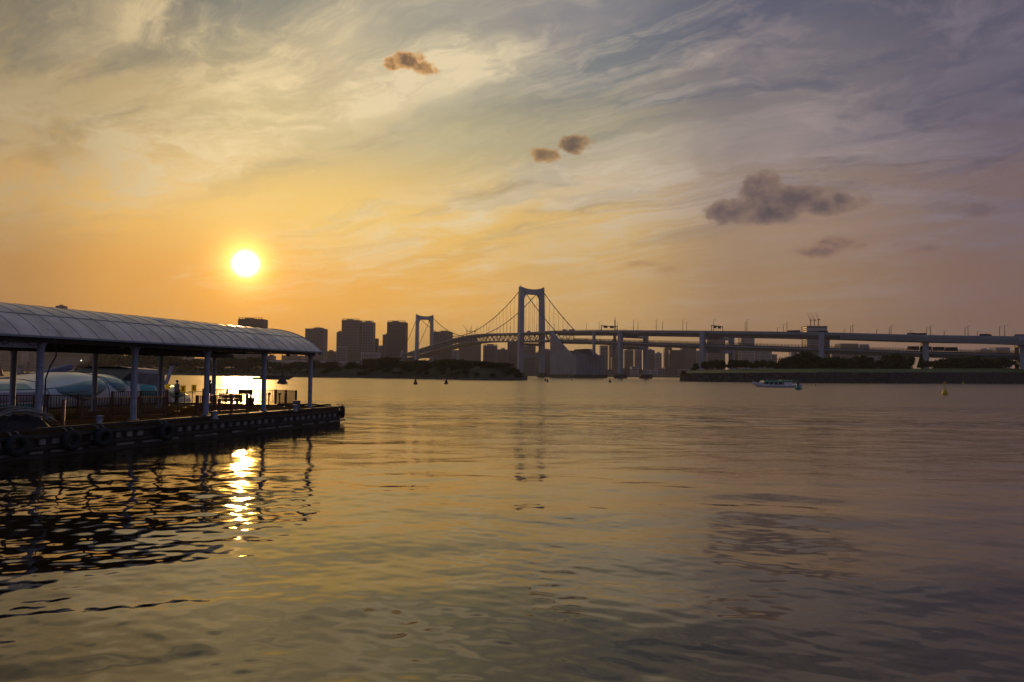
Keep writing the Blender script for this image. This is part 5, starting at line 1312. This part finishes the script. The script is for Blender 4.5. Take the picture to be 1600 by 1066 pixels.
def crane(x, y, z, h, lean, label):
    root = empty('tower_crane', (x, y, z), label, 'crane', 'luffing cranes on rooftops'); b = MB(); w = max(.9, h * .05)
    for a in range(4): b.tube([(x + w * (-1) ** a / 2, y + w * (-1) ** (a // 2) / 2, z - 2), (x + w * (-1) ** a / 2, y + w * (-1) ** (a // 2) / 2, z + h * .5)], w * .16, 4)
    for k in range(6): b.bar((x - w / 2, y - w / 2, z + h * .5 * k / 6), (x + w / 2, y - w / 2, z + h * .5 * (k + 1) / 6), w * .14)
    b.build('mast', M['crane'], root)
    b = MB(); b.box((x, y, z + h * .5), (w * 2.6, w * 1.6, w * 1.3)); b.box((x - lean * .10 * h, y, z + h * .48), (w * 2.2, w * 1.4, w)); b.build('cab', M['crane'], root)
    b = MB(); b.tube([(x, y, z + h * .5), (x + lean * h * .32, y, z + h)], [w * .35, w * .16], 4); b.build('jib', M['crane'], root)
    b = MB(); b.tube([(x, y, z + h * .5), (x - lean * h * .08, y, z + h * .68), (x + lean * h * .3, y, z + h * .97)], w * .08, 4); b.build('stay', M['crane'], root)
CITY = [
 # x0,x1,ytop,D,style,top,label
 (87,99,478,1900,1,'units','tiny dark tower top peeking over the left part of the shelter roof'),
 (-6,19,534,1900,1,'units','grey tower seen under the roof at the left photo edge'),
 (19,33,537,1950,0,'units','slim pale tower second from the left under the roof'),
 (44,58,534,2000,0,'units','narrow tower just left of the nearest pale post'),
 (34,44,548,2100,4,'','low pale block between the two leftmost towers'),
 (162,182,549,2100,1,'','distant grey block above trees right of the terminal'),
 (205,228,546,2100,1,'units','grey block just above the trees near second pale post'),
 (270,288,552,2100,0,'','small distant block left of the third post pair'),
 (288,300,556,2200,1,'units','lowest small block left of the third post pair'),
 (326,338,554,2100,3,'units','stepped small block right of the third post pair'),
 (340,356,549,2050,1,'','plain block seen under the roof, right of the third post'),
 (357,398,549,2150,3,'','wide hazy block under the roof below the twin-step tower'),
 (372,411,498.5,1950,2,'crown','dark twin-step tower rising above the shelter roof below the sun'),
 (413,428,556,2100,0,'units','small hazy block behind the fourth front post'),
 (440,472,556,2100,1,'units','low wide hazy block between the fourth and fifth posts'),
 (477,507,513.5,1900,1,'units','lone slab tower just right of the shelter roof tip'),
 (507,522,549,2000,3,'units','low block at the right foot of the lone slab tower'),
 (521,528,552,2000,1,'units','narrow low block left of the tall twin cluster'),
 (526,535,519,1880,3,'units','left shoulder block of the tall twin cluster'),
 (534,562,500.5,1850,1,'crown','tallest left tower of the twin cluster'),
 (562,584,503.5,1860,0,'crown','right tower of the twin cluster, slightly lower'),
 (583,590,529,1900,2,'','slim low block on the right side of the twin cluster'),
 (526,541,541,1800,0,'','dark low block in front of the twin cluster, left'),
 (564,592,551,1780,4,'','pale low block in front of the twin cluster, right'),
 (592,602,540,1850,1,'','low stepped block left of the tower beside the bridge'),
 (598,607,523,1860,3,'units','middle stepped block left of the tower beside the bridge'),
 (605,634.5,503.5,1820,2,'crown','tall square tower left of the far bridge tower'),
 (676,706,518.5,1900,2,'units','broad glass block behind the far bridge tower right leg'),
 (707,716,547,1900,4,'','small pale block below the bridge deck'),
 (717,751,534,2250,2,'units','dark wide tower under the deck, carrying construction cranes'),
 (755,777,540,1800,1,'crown','rounded-top block below the deck left of near tower'),
 (777,794,546,1850,1,'units','lower block right of the rounded-top block'),
 (793,813,535,1900,2,'units','dark tower directly left of near bridge tower leg'),
 (813,837,541,1900,1,'units','block seen between the near bridge tower legs'),
 (837,846,551,1850,3,'units','low block behind the right leg of the near tower'),
 (846,862,547,1950,1,'units','hazy block between near tower and anchorage'),
 (938,950,540,1950,0,'','block just behind the right edge of the anchorage'),
 (952,966,539,2050,3,'units','slim pale block right of the anchorage'),
 (956,967,558,1800,2,'','squat dark block right of the anchorage at the shore'),
 (976,990,547,1950,1,'units','block right of the first viaduct pier'),
 (993,1003,547,1950,0,'','narrow block between the first pier columns'),
 (1012,1023,547,1950,1,'units','block right of the first pier rear column'),
 (1023,1034,552,2050,4,'units','low pale block between the first and second piers'),
 (1039,1050,544,1900,2,'crown','narrow dark block with roof screen between first and second piers'),
 (1047,1070,547,1850,2,'','wider gridded block in front between first and second piers'),
 (1066,1088,540,2000,1,'','tall hazy block left of the second pier'),
 (1088,1097,548,2100,4,'','pale hazy sliver left of the second pier column'),
 (1105,1133,530,2050,1,'','wide hazy block showing between the decks at the second pier'),
 (1148,1158,540,2000,3,'','hazy block right of the second pier rear column'),
 (1158,1179,528,1950,4,'','rounded pale office tower with red stripe behind the viaduct'),
 (1179,1206,547,2050,4,'units','pale hazy wide block right of the red striped tower'),
 (1205,1214,554,2100,1,'','low hazy block at the end of the small tree row'),
 (1236,1246,549,2150,4,'','faint pale block above the trees left of the crane building'),
 (1261,1292.5,509.5,1500,0,'','box-shaped building with three cranes above the viaduct'),
 (1300,1334,553,1900,1,'units','hazy block under the viaduct right of the crane building'),
 (1313,1341,537,2100,1,'','hazy slab showing between the decks right of the crane building'),
 (1343,1358,538,2150,4,'','second hazy slab showing between the decks'),
 (1354,1376,553,1850,4,'','pale block under the viaduct, left of the white one'),
 (1376,1386,553,1850,1,'','narrow grey block under the viaduct right part'),
 (1410,1422,555,1900,4,'units','pale block partly behind trees left of the fourth pier'),
 (1532,1552,546,2000,4,'units','faint white block between decks at the right'),
 (1556,1578,543,2050,4,'','faint long white block between decks at the far right'),
]
for (x0, x1, yt, D, st, top, lab) in CITY:
    r, cx, cy, W, H, dpp = building(x0, x1, yt, D, st, lab, top=top)
    if 'three cranes' in lab:
        b = MB(); b.box((cx, cy - dpp * .5 - .3, H * .93), (W * .96, .4, 5.0)); b.build('sign_band', BM[4], r)
        for k, (px, ln) in enumerate(((1271, -1), (1277, -1), (1283.5, -.9))): crane(at(px, yt, D).x, cy, H, (20.5 + (2 if k == 2 else 0)) * D / FPX, ln * .8, ['left', 'middle', 'right'][k] + ' of three cranes on the box-shaped building above the viaduct')
    if 'red stripe' in lab:
        b = MB(); b.box((cx - W / 2 + 3.0, cy - dpp * .5 - .3, H * .5), (2.6, .5, H * .9)); b.build('red_stripe', M['tokyo'], r)
    if 'construction cranes' in lab:
        for k, (px, ln, h) in enumerate(((729, -1, 19), (734, .35, 18), (737, -.2, 16), (742, .7, 17))):
            q = at(px, 523, D); crane(q.x, cy, q.z - 6, h * D / FPX, ln, ['leftmost', 'second', 'third', 'rightmost'][k] + ' crane of the cluster above the bridge deck')
        b = MB(); b.box((at(735, 528, D).x, cy, at(735, 529, D).z / 2), (W * .6, dpp * .7, at(735, 529, D).z)); b.build('core', BM[2], r)
# low warehouses along the shore
k = 0; px = 838
while px < 1066:
    w = 9 + brnd.random() * 14; building(px, px + w, 571 + brnd.random() * 9, 1600 + brnd.random() * 60, brnd.choice((0, 1, 2, 4)), 'low shore warehouse beneath the bridge, %s from the left' % ordw(k), 'warehouse', '', 'low warehouses on the far shore', 25, style=0); px += w * .95; k += 1
k = 0; px = 300
while px < 600:
    w = 12 + brnd.random() * 18; building(px, px + w, 560 + brnd.random() * 7, 1750 + brnd.random() * 60, brnd.choice((1, 2, 3)), 'low hazy city block behind the left island, %s from the left' % ordw(k), 'city_block', '', 'low city blocks behind the left island', 25, style=0); px += w; k += 1
k = 0; px = -30
while px < 240:
    w = 14 + brnd.random() * 16; building(px, px + w, 566 + brnd.random() * 6, 1700 + brnd.random() * 40, brnd.choice((0, 1, 3)), 'low harbour shed seen under the roof, %s from the left' % ordw(k), 'harbour_shed', '', 'harbour sheds at the left', 25, style=0); px += w; k += 1
def terminal():
    D = 1500; r = empty('terminal_hall', (at(100, 560, D).x, D, 0), 'long low terminal hall with pale curved roof seen under the shelter', 'building')
    X0, X1 = at(66, 560, D).x, at(131, 560, D).x; z1, z2, z3 = at(100, 556, D).z, at(100, 550, D).z, at(100, 542, D).z
    b = MB(); b.box(((X0 + X1) / 2, D + 30, z1 / 2), (X1 - X0, 60, z1)); b.build('wall', BM[1], r)
    b = MB(); b.box(((X0 + X1) / 2, D + 28, (z1 + z2) / 2), (X1 - X0 + 6, 66, z2 - z1)); b.build('upper_storey', BM[2], r)
    b = MB(); n = 16; b.prism([(X0 - 8, z2)] + [(X0 - 8 + (X1 - X0 + 16) * i / n, z2 + (z3 - z2) * (0.55 + .45 * math.sin(math.pi * i / n))) for i in range(n + 1)] + [(X1 + 8, z2)], lambda p, q, t: (p, t, q), D - 6, D + 66); b.build('roof', BM[4], r)
    for px in (127, 155):
        q = at(px, 563.5, 1480); rr = empty('flood_lamp', (q.x, q.y, 0), ('left' if px == 127 else 'right') + ' of two bright white lamps on the far shore under the roof', 'lamp')
        b = MB(); b.tube([(q.x, q.y, 0), tuple(q)], .25, 5); b.build('pole', M['lamp'], rr); b = MB(); b.lathe([(.2, -1.0), (1.0, -.3), (1.0, .3), (.2, 1.0)], q, 8); b.build('lamp', M['lit'], rr)
terminal()
def far_road():
    D = 1650; b = MB(); X0, X1 = at(285, 565, D).x, at(592, 565, D).x; z = at(450, 563.5, D).z
    r = empty('elevated_road', ((X0 + X1) / 2, D, 0), 'long pale elevated road line behind the left island trees', 'elevated road')
    b.box(((X0 + X1) / 2, D, z - 2), (X1 - X0, 14, 4.5)); b.build('deck', M['concrete'], r)
    for k in range(14): b = MB(); b.box((X0 + (X1 - X0) * (k + .5) / 14, D, (z - 4) / 2), (4, 5, z - 4.3)); b.build('pier', M['concrete'], r)
far_road()
def lattice_tower():
    D = 2900; px = 961; top = at(px, 493.5, D); H = top.z; x = top.x
    r = empty('lattice_tower', (x, D, 0), 'slim red and white lattice broadcasting tower behind the viaduct', 'tower'); b = MB()
    w = lambda z: 34 * (1 - z / H) ** 1.9 + 2.0
    zs = [H * .93 * i / 18 for i in range(19)]
    for a in ((-1, -1), (1, -1), (1, 1), (-1, 1)): b.tube([(x + a[0] * w(z) / 2, D + a[1] * w(z) / 2, z) for z in zs], .9, 4)
    for i in range(18):
        for s in (-1, 1):
            b.bar((x - w(zs[i]) / 2, D + s * w(zs[i]) / 2, zs[i]), (x + w(zs[i + 1]) / 2, D + s * w(zs[i + 1]) / 2, zs[i + 1]), .7); b.bar((x + w(zs[i]) / 2, D + s * w(zs[i]) / 2, zs[i]), (x - w(zs[i + 1]) / 2, D + s * w(zs[i + 1]) / 2, zs[i + 1]), .7)
    b.build('lattice', M['tokyo'], r)
    for f, s in ((.45, 16), (.75, 9)): b = MB(); b.box((x, D, H * f), (s, s, 8)); b.build('observation_deck', M['white'], r)
    b = MB(); b.tube([(x, D, H * .9), (x, D, H)], [1.2, .5], 6); b.build('antenna', M['tokyo'], r)
lattice_tower()
def land():
    b = MB(); pts = [gxy(px, 1560 + 30 * math.sin(px * .01)) for px in range(-700, 2400, 50)]
    rows = [[(x, y, -3) for x, y in pts], [(x, y, 3.2) for x, y in pts], [(x, y + 8, 3.6) for x, y in pts], [(x * 3.2, 5300, 5) for x, y in pts]]
    b.grid(rows); o = b.build('far_shore', M['darkcon']); o['kind'] = 'structure'
    b = MB(); b.box((-1150, 1680, 2.5), (1500, 300, 6)); 
land()

# ------------------------------------------------------------------ haze
def haze():
    b = MB(); b.box((0, 1500, 69.5), (9000, 7800, 145)); 
    m = bpy.data.materials.new('haze_air'); m.use_nodes = True; nt = m.node_tree; nt.nodes.clear()
    out = nt.nodes.new('ShaderNodeOutputMaterial'); v = nt.nodes.new('ShaderNodeVolumePrincipled')
    v.inputs['Density'].default_value = HAZE; v.inputs['Color'].default_value = (0.86, 0.82, 0.80, 1); v.inputs['Anisotropy'].default_value = 0.30
    nt.links.new(v.outputs[0], out.inputs['Volume'])
    o = b.build('haze', m); o['kind'] = 'stuff'
    # closed top just above the highest crane and tower
    zmax = max((ob.matrix_world @ Vector(c)).z for ob in bpy.data.objects if ob.type == 'MESH' and ob is not o for c in ob.bound_box)
    for vtx in o.data.vertices:
        if vtx.co.z > 0: vtx.co.z = zmax + 4
        else: vtx.co.z = -4.0
    print('haze top', zmax)
HAZE = 0.000080
bpy.context.view_layer.update()
haze()
